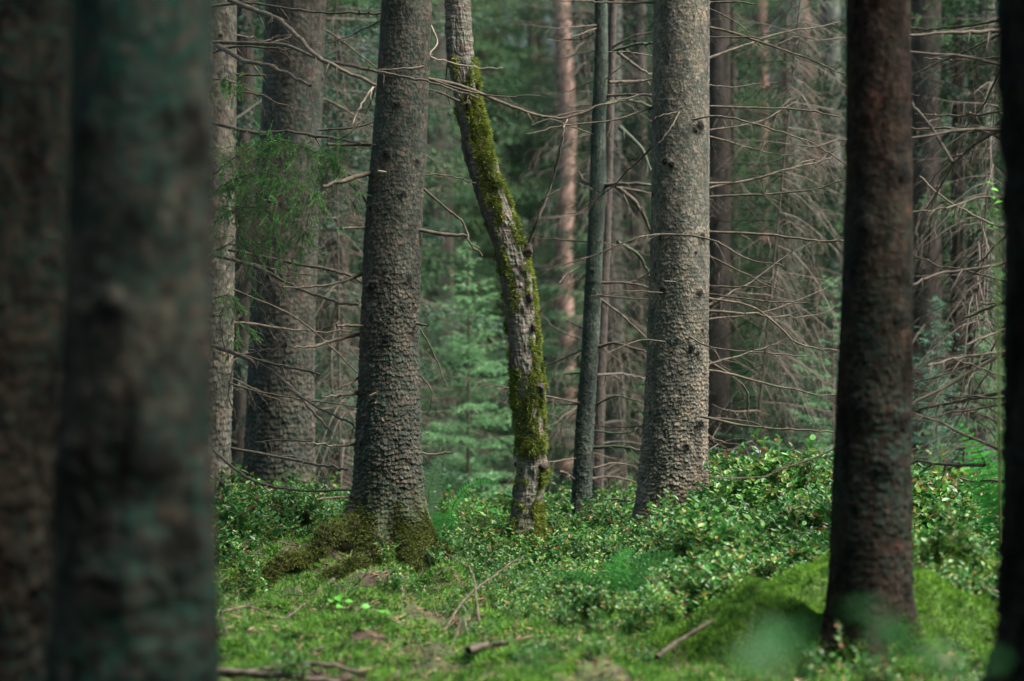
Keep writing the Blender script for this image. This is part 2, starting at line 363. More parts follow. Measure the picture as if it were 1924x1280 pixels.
# ------------------------------------------------------------------ dead branches
def twiggy(mb, P, r0, r1, rng, side=10, sl=.25, sub=2, mi=0, drop=.3, n=5, jit=.006):
    """main stem along P with side twigs and sub twigs"""
    P = np.asarray(P, float); P = P + rng.normal(0, jit, P.shape) * np.linspace(0, 1, len(P))[:, None]
    L = np.linalg.norm(np.diff(P, axis=0), axis=1).sum(); k = len(P)
    rad = np.linspace(r0, r1, k) * (1 + .25 * rng.rand(k)); mb.tube(P, rad, n, mi)
    T = np.gradient(P, axis=0); T /= np.linalg.norm(T, axis=1, keepdims=True) + 1e-9
    for s in range(int(L * 14) if r0 > .003 else 0):
        i = rng.randint(0, k); q = T[i] * .4 + rng.normal(0, 1, 3); q /= np.linalg.norm(q); l = rng.uniform(.006, .03); mb.tube([P[i], P[i] + q * (l + rad[i])], [.0022, .0012], 3, mi)
    for s in range(side):
        t = rng.uniform(.12, .98); i = min(int(t * (k - 1)), k - 1); p = P[i]; d = T[i]
        e = np.cross(d, [0, 0, 1.]); e /= np.linalg.norm(e) + 1e-9
        sg = rng.choice([-1, 1]); a = rng.uniform(.5, 1.2)
        q = d * math.cos(a) + sg * e * math.sin(a) * rng.uniform(.3, 1) + np.array([0, 0, rng.uniform(-.9, .45) * 1.0]); q /= np.linalg.norm(q)
        l = sl * rng.uniform(.25, 1.1) * (1.1 - .6 * t); m = 5
        tt = np.linspace(0, 1, m)[:, None]
        Q = p + q * l * tt + np.array([0, 0, -drop * l]) * tt ** 2 + rng.normal(0, .04 * l, (m, 3)) * tt
        mb.tube(Q, np.linspace(max(r1 * 1.1, .0012), .0008, m), 3, mi)
        for u in range(rng.randint(0, sub + 1)):
            j = rng.randint(1, m); pp = Q[j - 1]; qq = q + rng.normal(0, .6, 3); qq /= np.linalg.norm(qq)
            l2 = l * rng.uniform(.2, .6); Q2 = pp + qq * l2 * tt[:4] * 1.3 + np.array([0, 0, -drop * l2]) * tt[:4] ** 2
            mb.tube(Q2, np.linspace(.0011, .0007, 4), 3, mi)
def px_branch(parent, pts, D0, D1, w0, w1, mat=None, side=6, sl=.12, seed=0, sub=1, mi=0, name='dead_branch'):
    rng = np.random.RandomState(seed + int(pts[0][0]) * 7 + int(pts[0][1]))
    n = len(pts); P = [at(a, b, D0 + (D1 - D0) * i / (n - 1) + (rng.normal(0, .03) if 0 < i else 0)) for i, (a, b) in enumerate(pts)]
    P = smooth_path(P, 6); mb = MB(); D = .5 * (D0 + D1)
    twiggy(mb, P, w0 / FPX * D / 2, w1 / FPX * D / 2, rng, side, sl, sub, 0, jit=.005)
    return mb.build(name, mat or M_twig, parent)
def gen_branch_mesh(name, L, seed, r0=.009, droop=.25, side=16, sl=.35, sub=3, mat=None, uptip=.15):
    rng = np.random.RandomState(seed); k = 14; t = np.linspace(0, 1, k)
    P = np.stack([t * L, .08 * L * np.sin(t * rng.uniform(1, 4) + rng.rand() * 6) * t, -droop * L * t ** 1.4 + uptip * L * t ** 3], -1)
    mb = MB(); twiggy(mb, P, r0, .0018, rng, side, sl, sub, jit=.012 * L); return mb.mesh(name, [mat or M_twig])
DB = [gen_branch_mesh('dead_branch', L, 40 + i, .004 + .0035 * L, dr, int(9 + 9 * L), .22 + .16 * L, 3, up_m, ut)
      for i, (L, dr, ut, up_m) in enumerate([(.7, .1, .1, M_twig), (1.0, .3, .2, M_twig), (1.4, .35, .15, M_twig), (1.7, .5, .35, M_twig), (1.2, .05, .1, M_twig_dark), (1.6, .6, .2, M_twig_dark), (2.0, .35, .25, M_twig_dark), (.45, .1, .0, M_twig)])]
def radiate(info, zs, rng, pick, smin=.7, smax=1.2, az=None, per=3, name='dead_branch'):
    from mathutils import Matrix
    for z in zs:
        for q in range(per):
            a = rng.uniform(0, 2 * np.pi) if az is None else rng.uniform(*az)
            x = np.interp(z, info['Z'], info['xs']); r = np.interp(z, info['Z'], info['rr']) * .9
            o = bpy.data.objects.new(name, DB[rng.choice(pick)]); sc.collection.objects.link(o)
            o.parent = info['parent']; pl = info['parent'].location
            o.location = (x + r * math.cos(a) - pl[0], info['D'] + info['leanY'] * (z - info['gz']) + r * math.sin(a) - pl[1], z + rng.uniform(-.03, .03) - pl[2])
            o.rotation_euler = (rng.uniform(-.5, .5), rng.uniform(-.6, .45), a); s = rng.uniform(smin, smax); o.scale = (s, s, s)

# ------------------------------------------------------------------ foliage generators
def needles(mb, S, Dr, L, nl, nw, spacing, rng, mi=0, flat=.5):
    """S starts (n,3), Dr unit dirs (n,3), L lengths (n)"""
    S = np.asarray(S); Dr = np.asarray(Dr); L = np.asarray(L)
    cnt = np.maximum(2, (L / spacing).astype(int)); idx = np.repeat(np.arange(len(S)), cnt * 2); N = len(idx)
    t = rng.rand(N); p = S[idx] + Dr[idx] * (t * L[idx])[:, None]
    d = Dr[idx]; up = np.array([0, 0, 1.]); e = np.cross(d, up); e /= np.linalg.norm(e, axis=1, keepdims=True) + 1e-6
    u = np.cross(e, d); ph = rng.uniform(0, 2 * np.pi, N); sd = np.cos(ph)[:, None] * e + (flat * np.sin(ph) + .25)[:, None] * u
    nd = d * .75 + sd; nd /= np.linalg.norm(nd, axis=1, keepdims=True)
    ln = nl * rng.uniform(.7, 1.15, N) * np.clip(1.6 - t, .6, 1)
    wv = np.cross(nd, rng.normal(0, 1, (N, 3))); wv /= np.linalg.norm(wv, axis=1, keepdims=True) + 1e-6
    v = np.stack([p - wv * nw / 2, p + wv * nw / 2, p + nd * ln[:, None]], 1); f = np.arange(N * 3).reshape(-1, 3)
    mb.add(v, f, mi)
def crown_mesh(name, H, z0, Lmax, seed, whorl=.32, nb=6, step=.13, nl=.03, nw=.008, sp=.026, dead_to=0, mats=None, twl=.32, droop=.35, hang=.8, trunk_r=0, shape=.8, thin=1.0):
    rng = np.random.RandomState(seed); mb = MB(); S = []; Dd = []; LL = []
    z = z0
    if trunk_r: mb.tube([[0, 0, -.1 if z0 < 5 else z0], [0, 0, max(z0 + .5, H * .5)], [0, 0, H]], [trunk_r, trunk_r * .55, .004], 7, 1)
    while z < H - .05:
        L = Lmax * max(.06, (1 - (z - z0 * .5) / (H - z0 * .5))) ** shape
        for b in range(nb + rng.randint(-1, 2)):
            a = rng.uniform(0, 2 * np.pi); l = L * rng.uniform(.65, 1.15); k = max(4, int(l / .2) + 2); t = np.linspace(0, 1, k)
            dr = droop * rng.uniform(.2, 1.9) * (1 - .6 * z / H)
            rad = l * t; zz = z + rng.uniform(-.1, .1) + .12 * l * t - dr * l * t ** 1.6 + .12 * l * t ** 4
            wob = .05 * l * np.sin(3 * t + rng.rand() * 6)
            P = np.stack([rad * math.cos(a) - wob * math.sin(a), rad * math.sin(a) + wob * math.cos(a), zz], -1)
            mb.tube(P, np.linspace(.003 + .004 * l, .0015, k), 3, 1)
            dead = z < dead_to
            T = np.gradient(P, axis=0); T /= np.linalg.norm(T, axis=1, keepdims=True)
            nst = max(2, int(l / step))
            for q in np.linspace(.12 if not dead else .05, 1, nst):
                if rng.rand() > thin: continue
                i = min(int(q * (k - 1)), k - 2); fr = q * (k - 1) - i; p = P[i] * (1 - fr) + P[i + 1] * fr; d = T[i]
                e = np.cross(d, [0, 0, 1.]); e /= np.linalg.norm(e) + 1e-6
                for sg in (-1, 1):
                    tl = twl * (1.15 - .7 * q) * rng.uniform(.5, 1.2) * min(1, l / 1.0 + .25)
                    dd = d * .65 + sg * e * rng.uniform(.5, 1) + np.array([0, 0, -hang * rng.uniform(.1, 1)]); dd /= np.linalg.norm(dd)
                    d2 = dd + np.array([0, 0, -hang * .8]); d2 /= np.linalg.norm(d2)
                    m_ = p + dd * tl * .5; e_ = m_ + d2 * tl * .6
                    if dead: mb.tube([p, m_, e_], [.002, .0016, .001], 3, 1); 
                    else:
                        S += [p, m_]; Dd += [dd, d2]; LL += [tl * .5, tl * .6]
                    for w_ in range(2 if not dead else 1):
                        bp = p + dd * tl * .5 * rng.rand() if w_ == 0 else m_ + d2 * tl * .4 * rng.rand()
                        ds = dd + rng.normal(0, .7, 3) + np.array([0, 0, -.3 * hang]); ds /= np.linalg.norm(ds); sl = tl * rng.uniform(.25, .5)
                        if dead: mb.tube([bp, bp + ds * sl], [.0013, .0008], 3, 1)
                        else: S.append(bp); Dd.append(ds); LL.append(sl)
            if not dead: S.append(P[-2]); Dd.append(T[-1]); LL.append(np.linalg.norm(P[-1] - P[-2]) + .03)
        z += whorl * rng.uniform(.7, 1.2)
    if S: needles(mb, S, Dd, LL, nl, nw, sp, rng, 0)
    return mb.mesh(name, mats or [M_needle, M_twig_dark], smooth=False)


# ================================================================== TREES (in focus)
SPR = 'spruce trunks around the clearing'
# central spruce
t5 = tree_root('spruce_tree', 738, 1085, 15.0, 'mossy rooted spruce standing left of the crooked birch', None)
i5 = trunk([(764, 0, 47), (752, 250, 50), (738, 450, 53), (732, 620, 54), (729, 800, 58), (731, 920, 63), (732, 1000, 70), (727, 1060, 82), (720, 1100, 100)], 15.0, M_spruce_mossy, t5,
           flare=.35, nroot=5, amp=1.15, cell=.024, seed=11, knots=16, moss_base=.55, top=8.5, dz=.0042, nth=380,
           roots=[(math.pi * 1.10, .42, .28), (-.5, .2, .25), (math.pi * 1.42, .12, .22), (math.pi * 1.72, .10, .2)],
           extra_knots=[(4.1, 1.78, .024), (5.4, 1.83, .022), (4.7, 1.46, .022), (5.0, 2.35, .016), (4.3, 2.6, .015), (4.6, 2.9, .016), (5.5, 2.55, .014)])
B5 = [([(800, 148), (870, 163), (960, 200), (1050, 222), (1130, 198), (1200, 180)], 15.0, 15.6, 7, 3, 8), ([(800, 146), (880, 172), (940, 181), (1015, 180)], 15, 14.8, 4, 2, 3),
      ([(790, 328), (840, 330), (895, 345)], 15, 14.9, 3, 2, 2), ([(790, 350), (830, 385), (870, 420), (882, 455), (905, 482)], 15, 15.1, 5, 3, 7),
      ([(785, 432), (830, 440), (878, 443)], 14.95, 14.9, 8, 6, 1), ([(605, 351), (650, 338), (697, 324)][::-1], 14.95, 14.6, 10, 6, 0),
      ([(692, 428), (665, 429), (640, 428)], 14.95, 14.7, 5, 4, 0), ([(682, 613), (655, 611), (630, 612)], 14.9, 14.7, 6, 4, 0), ([(782, 608), (803, 613)], 14.9, 14.8, 6, 4, 0),
      ([(682, 626), (640, 636), (600, 648), (552, 655)], 15, 14.6, 8, 3, 2), ([(674, 738), (650, 742), (606, 745)], 15, 14.7, 8, 3, 2), ([(676, 708), (655, 722), (636, 730)], 15, 14.8, 5, 3, 2),
      ([(672, 834), (640, 838), (610, 836), (577, 833)], 15, 14.6, 5, 3, 2), ([(668, 932), (630, 936), (590, 938)], 15, 14.6, 5, 3, 2), ([(785, 850), (815, 854), (850, 849)], 15, 15.1, 4, 3, 1),
      ([(795, 125), (765, 130), (712, 130)], 14.75, 14.6, 5, 3, 0), ([(790, 620), (815, 665), (840, 730)], 15, 15.2, 3, 2, 2), ([(785, 700), (812, 740), (800, 800)], 15, 15.2, 3, 1, 1),
      ([(683, 514), (640, 530), (590, 538), (530, 541)], 15, 14.7, 6, 3, 3), ([(697, 272), (650, 271), (615, 272)], 15, 14.9, 7, 5, 0), ([(700, 395), (672, 360), (640, 335)], 15, 15.2, 4, 2, 1)]
for q, (p, d0, d1, w0, w1, sd) in enumerate(B5): px_branch(t5, p, d0, d1, w0, w1, M_twig, sd, .12, q)
px_branch(t5, [(810, 48), (822, 80), (808, 105), (850, 118), (900, 127), (950, 128)], 14.9, 14.7, 3, 1.5, M_twig_pale, 0)
px_branch(t5, [(706, 158), (682, 190), (664, 225)], 14.6, 14.5, 4, 2.5, M_twig_pale, 1); px_branch(t5, [(706, 160), (690, 210), (650, 255), (630, 262)], 14.7, 14.8, 4, 2, M_twig, 2)
for (a, b, c, d) in [(728, 622, 734, 614), (696, 744, 708, 738), (712, 322, 726, 324)]:
    mb = MB(); P = [at(a, b, 14.80), at(c, d, 14.74)]; mb.tube(P, [.008, .0055], 6); mb.build('broken_stub', M_twig_pale, t5)
# right spruce
t8 = tree_root('spruce_tree', 1262, 985, 16.0, 'pale scaly spruce trunk right of centre rising out of bilberries', None)
i8 = trunk([(1281, 0, 53), (1279, 250, 53), (1277, 500, 55), (1273, 680, 57), (1268, 820, 60), (1265, 900, 64), (1261, 960, 68), (1256, 1010, 78)], 16.0, M_spruce, t8,
           flare=.3, nroot=4, amp=1.0, cell=.021, seed=23, knots=14, top=8.5, dz=.0042, nth=420, moss_base=.3,
           extra_knots=[(5.35, 2.86, .028), (4.1, 2.62, .02), (4.35, 2.6, .018), (5.5, 2.13, .022), (4.0, 2.12, .02), (4.1, 1.78, .018), (5.4, 1.76, .02), (5.1, 1.40, .02), (5.3, 1.36, .016), (5.5, .9, .02), (5.0, .75, .018), (4.6, 1.45, .014)])
B8 = [([(1328, 200), (1420, 203), (1510, 207), (1578, 221)], 16, 15.7, 5, 3, 5), ([(1300, 225), (1355, 219), (1440, 240), (1530, 271), (1592, 311)], 15.8, 15.4, 5, 2.5, 12),
      ([(1328, 345), (1400, 341), (1480, 318), (1550, 300), (1578, 276)], 16.1, 16.5, 6, 2.5, 9), ([(1328, 436), (1440, 441), (1530, 453), (1590, 455)], 16, 15.6, 6, 4, 6),
      ([(1290, 440), (1350, 456), (1400, 485), (1476, 500)], 15.75, 15.3, 5, 2.5, 6), ([(1328, 538), (1380, 540), (1442, 541)], 16, 15.8, 5, 3, 3),
      ([(1328, 552), (1420, 564), (1520, 572)], 16, 15.7, 5, 2, 6), ([(1295, 632), (1333, 652), (1400, 660), (1512, 671)], 15.8, 15.5, 4, 2.5, 6),
      ([(1318, 783), (1400, 800), (1500, 808), (1580, 812)], 15.8, 15.4, 6, 3, 5), ([(1320, 784), (1390, 790), (1430, 798)], 15.8, 15.7, 4, 2, 3), ([(1328, 888), (1440, 898), (1500, 890), (1572, 872)], 16, 16, 5, 2, 7),
      ([(1328, 815), (1350, 828), (1395, 838)], 16, 15.9, 4, 2, 4), ([(1328, 676), (1400, 730), (1405, 790)], 16.2, 16.6, 6, 3, 5), ([(1325, 560), (1420, 580), (1500, 645), (1585, 662)], 16.3, 16.5, 6, 3, 6),
      ([(1230, 200), (1150, 226), (1060, 236), (990, 252)], 16, 15.5, 5, 2, 6), ([(1300, 442), (1232, 441), (1190, 450), (1120, 478), (1060, 498)], 15.6, 15.4, 5, 2, 14),
      ([(1245, 550), (1180, 547), (1110, 556)], 15.7, 15.5, 3, 2, 4), ([(1250, 642), (1200, 640), (1140, 665)], 15.7, 15.5, 4, 2, 5), ([(1272, 211), (1250, 215), (1230, 222)], 15.68, 15.6, 4, 2, 0),
      ([(1276, 211), (1262, 238), (1237, 270)], 15.68, 15.55, 4, 2, 1), ([(1270, 530), (1245, 528)], 15.6, 15.55, 4, 3, 0), ([(1330, 5), (1385, 4), (1420, 10)], 16, 15.8, 5, 3, 2), ([(1230, 5), (1140, 5), (1100, 2), (1050, 3)], 16, 15.7, 5, 2, 3),
      ([(1330, 70), (1430, 72)], 16, 15.8, 4, 3, 3), ([(1330, 15), (1370, 35), (1410, 60)], 16, 15.7, 4, 2, 3), ([(1225, 105), (1180, 98), (1135, 97)], 15.8, 15.5, 3, 1.5, 2),
      ([(1330, 110), (1400, 85), (1480, 60), (1580, 45)], 16.2, 16.8, 6, 3, 8), ([(1330, 245), (1420, 230), (1500, 190)], 16.2, 16.7, 4, 2, 8), ([(1330, 600), (1440, 585), (1560, 540)], 16.2, 16.8, 4, 2, 8)]
for q, (p, d0, d1, w0, w1, sd) in enumerate(B8): px_branch(t8, p, d0, d1, w0 * .85, w1 * .8, M_twig, sd, .2 if sd > 5 else .11, q, sub=2)
# birch
t6 = tree_root('birch_tree', 988, 995, 15.5, 'crooked birch with mossy upper side in the middle', None)
BP = [(856, -40, 24), (859, 0, 23.5), (863, 100, 25), (880, 200, 23.5), (902, 300, 28), (935, 400, 30), (962, 478, 30), (975, 560, 29), (984, 650, 27.5), (992, 740, 29), (998, 830, 28), (998, 900, 26.5), (990, 960, 27), (987, 1010, 32)]
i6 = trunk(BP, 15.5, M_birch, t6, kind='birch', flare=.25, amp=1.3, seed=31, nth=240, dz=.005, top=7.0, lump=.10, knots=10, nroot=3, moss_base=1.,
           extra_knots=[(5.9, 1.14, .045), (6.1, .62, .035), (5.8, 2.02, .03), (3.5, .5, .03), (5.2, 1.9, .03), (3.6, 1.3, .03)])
def burl(px, py, D, r, sx=1, sz=1, seed=0):
    rng = np.random.RandomState(seed); n, m = 20, 14; th, ph = np.meshgrid(np.linspace(0, 2 * np.pi, n, endpoint=False), np.linspace(.05, np.pi - .05, m))
    x, y, z = np.sin(ph) * np.cos(th), np.sin(ph) * np.sin(th), np.cos(ph); rr_ = r * (.35 + 1.3 * fbm(x * 2 + seed, y * 2, z * 2, seed, 4)); c = at(px, py, D)
    V = np.stack([c[0] + rr_ * x * sx, c[1] + rr_ * y, c[2] + rr_ * z * sz], -1); i = np.arange(m - 1)[:, None] * n; j = np.arange(n)[None]; j2 = (j + 1) % n
    mb = MB(); mb.add(V, np.stack([i + j, i + n + j, i + n + j2, i + j2], -1).reshape(-1, 4)); return mb.build('burl', M_burl, t6)
M_burl = simple('burl_bark', (.014, .010, .008), (.055, .038, .03), .9, 60)
burl(1014, 730, 15.42, .032, 1, 1.0, 1); burl(1020, 878, 15.43, .026, 1, 1, 2); burl(990, 470, 15.45, .04, .9, 1.1, 3); burl(996, 560, 15.41, .024, .9, 1.3, 4); burl(972, 872, 15.5, .02, 1, 1, 5); burl(1003, 615, 15.42, .022, .8, 1.3, 7); burl(880, 195, 15.4, .02, .8, 1.3, 8)
px_branch(t6, [(990, 470), (1000, 440), (1012, 410), (1030, 365), (1042, 325), (1055, 270), (1059, 237)], 15.45, 15.4, 7, 3, M_twig_dark, 5, .05, 3)
px_branch(t6, [(1059, 240), (1066, 222)], 15.4, 15.4, 2.5, 2, M_twig_pale, 0); px_branch(t6, [(1028, 370), (1040, 362), (1052, 355)], 15.4, 15.4, 3, 2, M_twig_dark, 0)
px_branch(t6, [(840, 120), (838, 160), (846, 200)], 15.6, 15.7, 3, 2, M_twig_dark, 1); px_branch(t6, [(862, 190), (850, 185), (820, 172), (800, 168)], 15.4, 15.2, 6, 2, M_twig_dark, 2)
def birch_moss():
    """shaggy moss tufts growing on the birch bark, thickest on its upper (right) side"""
    V = i6['V']; TH, ZZ = i6['TH'], i6['ZZ']; rng = np.random.RandomState(5)
    Z = i6['Z']; py = 640 + (CZ - ZZ) * FPX / 15.5
    xr = np.cos(TH - (-.55))      # 1 on the right-front side
    nz = fbm(np.cos(TH) * 1.6 + 3, np.sin(TH) * 1.6, ZZ * 3.4, 77, 4); n2 = fbm(np.cos(TH) * 3 + 3, np.sin(TH) * 3, ZZ * 11, 78, 3)
    q = (nz - .5) * 2.9 + (n2 - .5) * 1.7 + np.interp(py, [470, 520], [.62, .25]) * xr
    band = np.interp(py, [0, 85, 110, 155, 175, 185, 260, 300, 420, 470, 500, 600, 680, 745, 760, 845, 865, 905, 930, 950, 1000, 1050], [-9, -9, .0, .0, -.3, .55, .3, .1, .05, .1, .35, .3, -.05, -.25, .25, .55, -.5, .2, -.6, .6, .75, .8])
    m = sm(.1, .6, q + band * .85) 
    i, j = np.nonzero(m > .2); k = 42000; pick = rng.randint(0, len(i), k); i, j = i[pick], j[pick]
    ok = (ZZ[i, j] > .0) & (rng.rand(k) < m[i, j]) & (np.sin(TH[i, j]) < .5); i, j = i[ok], j[ok]; N = len(i)
    nrm = np.stack([np.cos(TH[i, j]), np.sin(TH[i, j]), 0 * TH[i, j] + .1], -1)
    p = V[i, j] + nrm * (.001 + .010 * rng.rand(N) * m[i, j])[:, None] * (1 + 1.0 * (n2[i, j] > .55))[:, None] + rng.normal(0, .003, (N, 3))
    d = nrm * rng.uniform(.2, 1, N)[:, None] + rng.normal(0, .45, (N, 3)) + np.array([.15, 0, -.75]) * rng.rand(N)[:, None]; d /= np.linalg.norm(d, axis=1, keepdims=True)
    mb = MB(); L = rng.uniform(.007, .024, N)
    for s in range(3):
        dd = d + rng.normal(0, .35, (N, 3)); dd /= np.linalg.norm(dd, axis=1, keepdims=True)
        wv = np.cross(dd, rng.normal(0, 1, (N, 3))); wv /= np.linalg.norm(wv, axis=1, keepdims=True)
        b = p - nrm * .012; mb.add(np.stack([b - wv * .0028, b + wv * .0028, p + dd * L[:, None]], 1), np.arange(N * 3).reshape(-1, 3))
    mb.build('moss', M_tmoss, t6, False)
birch_moss()
def base_moss(info, mat, n, hmax, seed, side=None, L=(.006, .018)):
    V = info['V']; TH, ZZ = info['TH'], info['ZZ']; rng = np.random.RandomState(seed); h = ZZ - info['gz']
    m = sm(hmax, hmax * .3, h + 2.2 * hmax * (fbm(np.cos(TH) * 3, np.sin(TH) * 3, ZZ * 3, seed, 4) - .42)) * (h > -.08)
    if side is not None: m = m * (1 - .97 * np.exp(-((TH - side) / .38) ** 2))
    i, j = np.nonzero(m > .1); pick = rng.randint(0, len(i), n); i, j = i[pick], j[pick]; ok = (rng.rand(n) < m[i, j]) & (np.sin(TH[i, j]) < .4); i, j = i[ok], j[ok]; N = len(i)
    nrm = np.stack([np.cos(TH[i, j]), np.sin(TH[i, j]), 0 * TH[i, j] + .5], -1); mb = MB(); p = V[i, j] + rng.normal(0, .003, (N, 3))
    for s in range(3):
        dd = nrm + rng.normal(0, .6, (N, 3)) + np.array([0, 0, -.3]); dd /= np.linalg.norm(dd, axis=1, keepdims=True); wv = np.cross(dd, rng.normal(0, 1, (N, 3))); wv /= np.linalg.norm(wv, axis=1, keepdims=True)
        mb.add(np.stack([p - wv * .0025, p + wv * .0025, p + dd * rng.uniform(*L, N)[:, None]], 1), np.arange(N * 3).reshape(-1, 3))
    mb.build('moss', mat, info['parent'], False)
base_moss(i5, M_rootmoss, 36000, .30, 3, 4.62)
def root_limb(parent, pts, r0, r1, mat, seed):
    rng = np.random.RandomState(seed); P = smooth_path([[at(a, 0, D)[0], D, 0] for a, D in pts], 8); k = len(P); rad = np.linspace(r0, r1, k); P[:, 2] = gh(P[:, 0], P[:, 1], False) + rad * np.linspace(.8, -.1, k) + .02 * np.sin(np.arange(k) * .7)
    n = 18; th = np.arange(n) * 2 * np.pi / n; T = np.gradient(P, axis=0); T /= np.linalg.norm(T, axis=1, keepdims=True); a = np.cross(T, [0, 0, 1.]); a /= np.linalg.norm(a, axis=1, keepdims=True); b = np.cross(a, T)
    R = rad[:, None] * (.8 + .5 * fbm(np.cos(th)[None] * 1.5 + 0 * rad[:, None], np.sin(th)[None] * 1.5, np.arange(k)[:, None] * .35, seed, 3)); V = P[:, None] + R[..., None] * (np.cos(th)[None, :, None] * a[:, None] + np.sin(th)[None, :, None] * b[:, None])
    i = np.arange(k - 1)[:, None] * n; j = np.arange(n)[None]; j2 = (j + 1) % n; mb = MB(); mb.add(V, np.stack([i + j, i + n + j, i + n + j2, i + j2], -1).reshape(-1, 4)); o = mb.build('root', mat, parent)
    N = int(34000 * r0 / .1); ii = rng.randint(0, k, N); jj = rng.randint(0, n, N); nr = np.cos(th)[jj][:, None] * a[ii] + np.sin(th)[jj][:, None] * b[ii]; p = V[ii, jj] + rng.normal(0, .012, (N, 3)); ok = (nr[:, 2] > -.2) & (fbm(p[:, 0] * 9, p[:, 1] * 9, p[:, 2] * 9, seed, 3) > .25); p, nr = p[ok], nr[ok]; M2 = MB(); N = len(p)
    for s_ in range(3):
        d = nr + rng.normal(0, .6, (N, 3)); d /= np.linalg.norm(d, axis=1, keepdims=True); wv = np.cross(d, rng.normal(0, 1, (N, 3))); wv /= np.linalg.norm(wv, axis=1, keepdims=True); M2.add(np.stack([p - wv * .0025, p + wv * .0025, p + d * rng.uniform(.01, .028, N)[:, None]], 1), np.arange(N * 3).reshape(-1, 3))
    mo = M2.build('moss', M_rootmoss, parent, False); mo.parent = o
for q, (pts, r0, r1) in enumerate([([(690, 14.95), (640, 14.72), (580, 14.55), (500, 14.35), (430, 14.2)], .085, .02), ([(780, 14.95), (815, 14.75), (865, 14.65), (905, 14.7)], .07, .015), ([(712, 14.85), (690, 14.6), (640, 14.42), (600, 14.3)], .055, .012), ([(755, 14.85), (775, 14.6), (800, 14.45)], .05, .012)]):
    root_limb(t5, pts, r0, r1, M_rootbark, 600 + q)
base_moss(i8, M_rootmoss, 8000, .2, 4)


# thin leaning pole spruce and the one behind it
t7 = tree_root('spruce_tree', 1090, 950, 18.0, 'slender green barked young spruce between the birch and the pale spruce', None)
i7 = trunk([(1129, 0, 11.5), (1130, 120, 12.5), (1124, 250, 13), (1124, 350, 15.5), (1119, 440, 14.5), (1112, 600, 16), (1108, 680, 15.5), (1100, 780, 16.5), (1092, 940, 18), (1088, 1000, 19)], 18.0, M_pole, t7, kind='spruce', cell=.016, amp=.75, seed=41, nth=110, dz=.006, top=8.0, flare=.2, lump=.06, knots=20)
B7 = [([(1150, 97), (1190, 85), (1226, 82)], 6, 4), ([(1145, 155), (1226, 150)], 6, 4), ([(1138, 180), (1226, 178)], 5, 4), ([(1136, 196), (1180, 188), (1226, 200)], 8, 4), ([(1130, 349), (1180, 346), (1226, 349)], 9, 5),
      ([(1160, 352), (1200, 388), (1224, 440)], 9, 5), ([(1165, 240), (1205, 280), (1224, 325)], 9, 5), ([(1160, 98), (1200, 128), (1226, 142)], 6, 4), ([(1125, 532), (1180, 532), (1224, 540)], 5, 3), ([(1160, 455), (1200, 480), (1222, 525)], 7, 4),
      ([(1125, 652), (1160, 645), (1220, 665)], 6, 3), ([(1122, 705), (1170, 703), (1216, 713)], 6, 3), ([(1112, 842), (1160, 840), (1214, 848)], 6, 4), ([(1110, 900), (1150, 896), (1196, 906)], 6, 3), ([(1108, 942), (1150, 938), (1196, 943)], 6, 3),
      ([(1105, 700), (1060, 705)], 4, 2), ([(1085, 905), (1065, 890), (1052, 885)], 5, 3), ([(1125, 560), (1165, 590), (1220, 640)], 5, 3), ([(1120, 760), (1160, 745), (1215, 758)], 4, 2), ([(1112, 345), (1098, 340), (1085, 320)], 5, 2), ([(1095, 500), (1070, 512), (1050, 530)], 3, 2),
      ([(1120, 60), (1090, 75), (1030, 70)], 4, 2), ([(1120, 205), (1060, 215), (1000, 235)], 3, 2), ([(1118, 625), (1080, 610), (1065, 600)], 4, 2), ([(1120, 810), (1170, 815), (1212, 800)], 4, 2), ([(1115, 880), (1160, 870), (1205, 882)], 4, 2)]
for q, (p, a, b) in enumerate(B7): px_branch(t7, p, 18, 17.7 + .6 * (q % 2), a, b, M_twig_dark if q % 3 else M_twig_moss, 5, .16, q, sub=2)
t7b = tree_root('spruce_tree', 1148, 960, 19.6, 'thin dark stem close behind the slender green young spruce', None)
i7b = trunk([(1152, 0, 7), (1146, 200, 8), (1140, 420, 9), (1128, 700, 10), (1120, 960, 12)], 19.6, M_far, t7b, kind='smooth', amp=.4, seed=43, nth=50, dz=.03, top=8, knots=4)

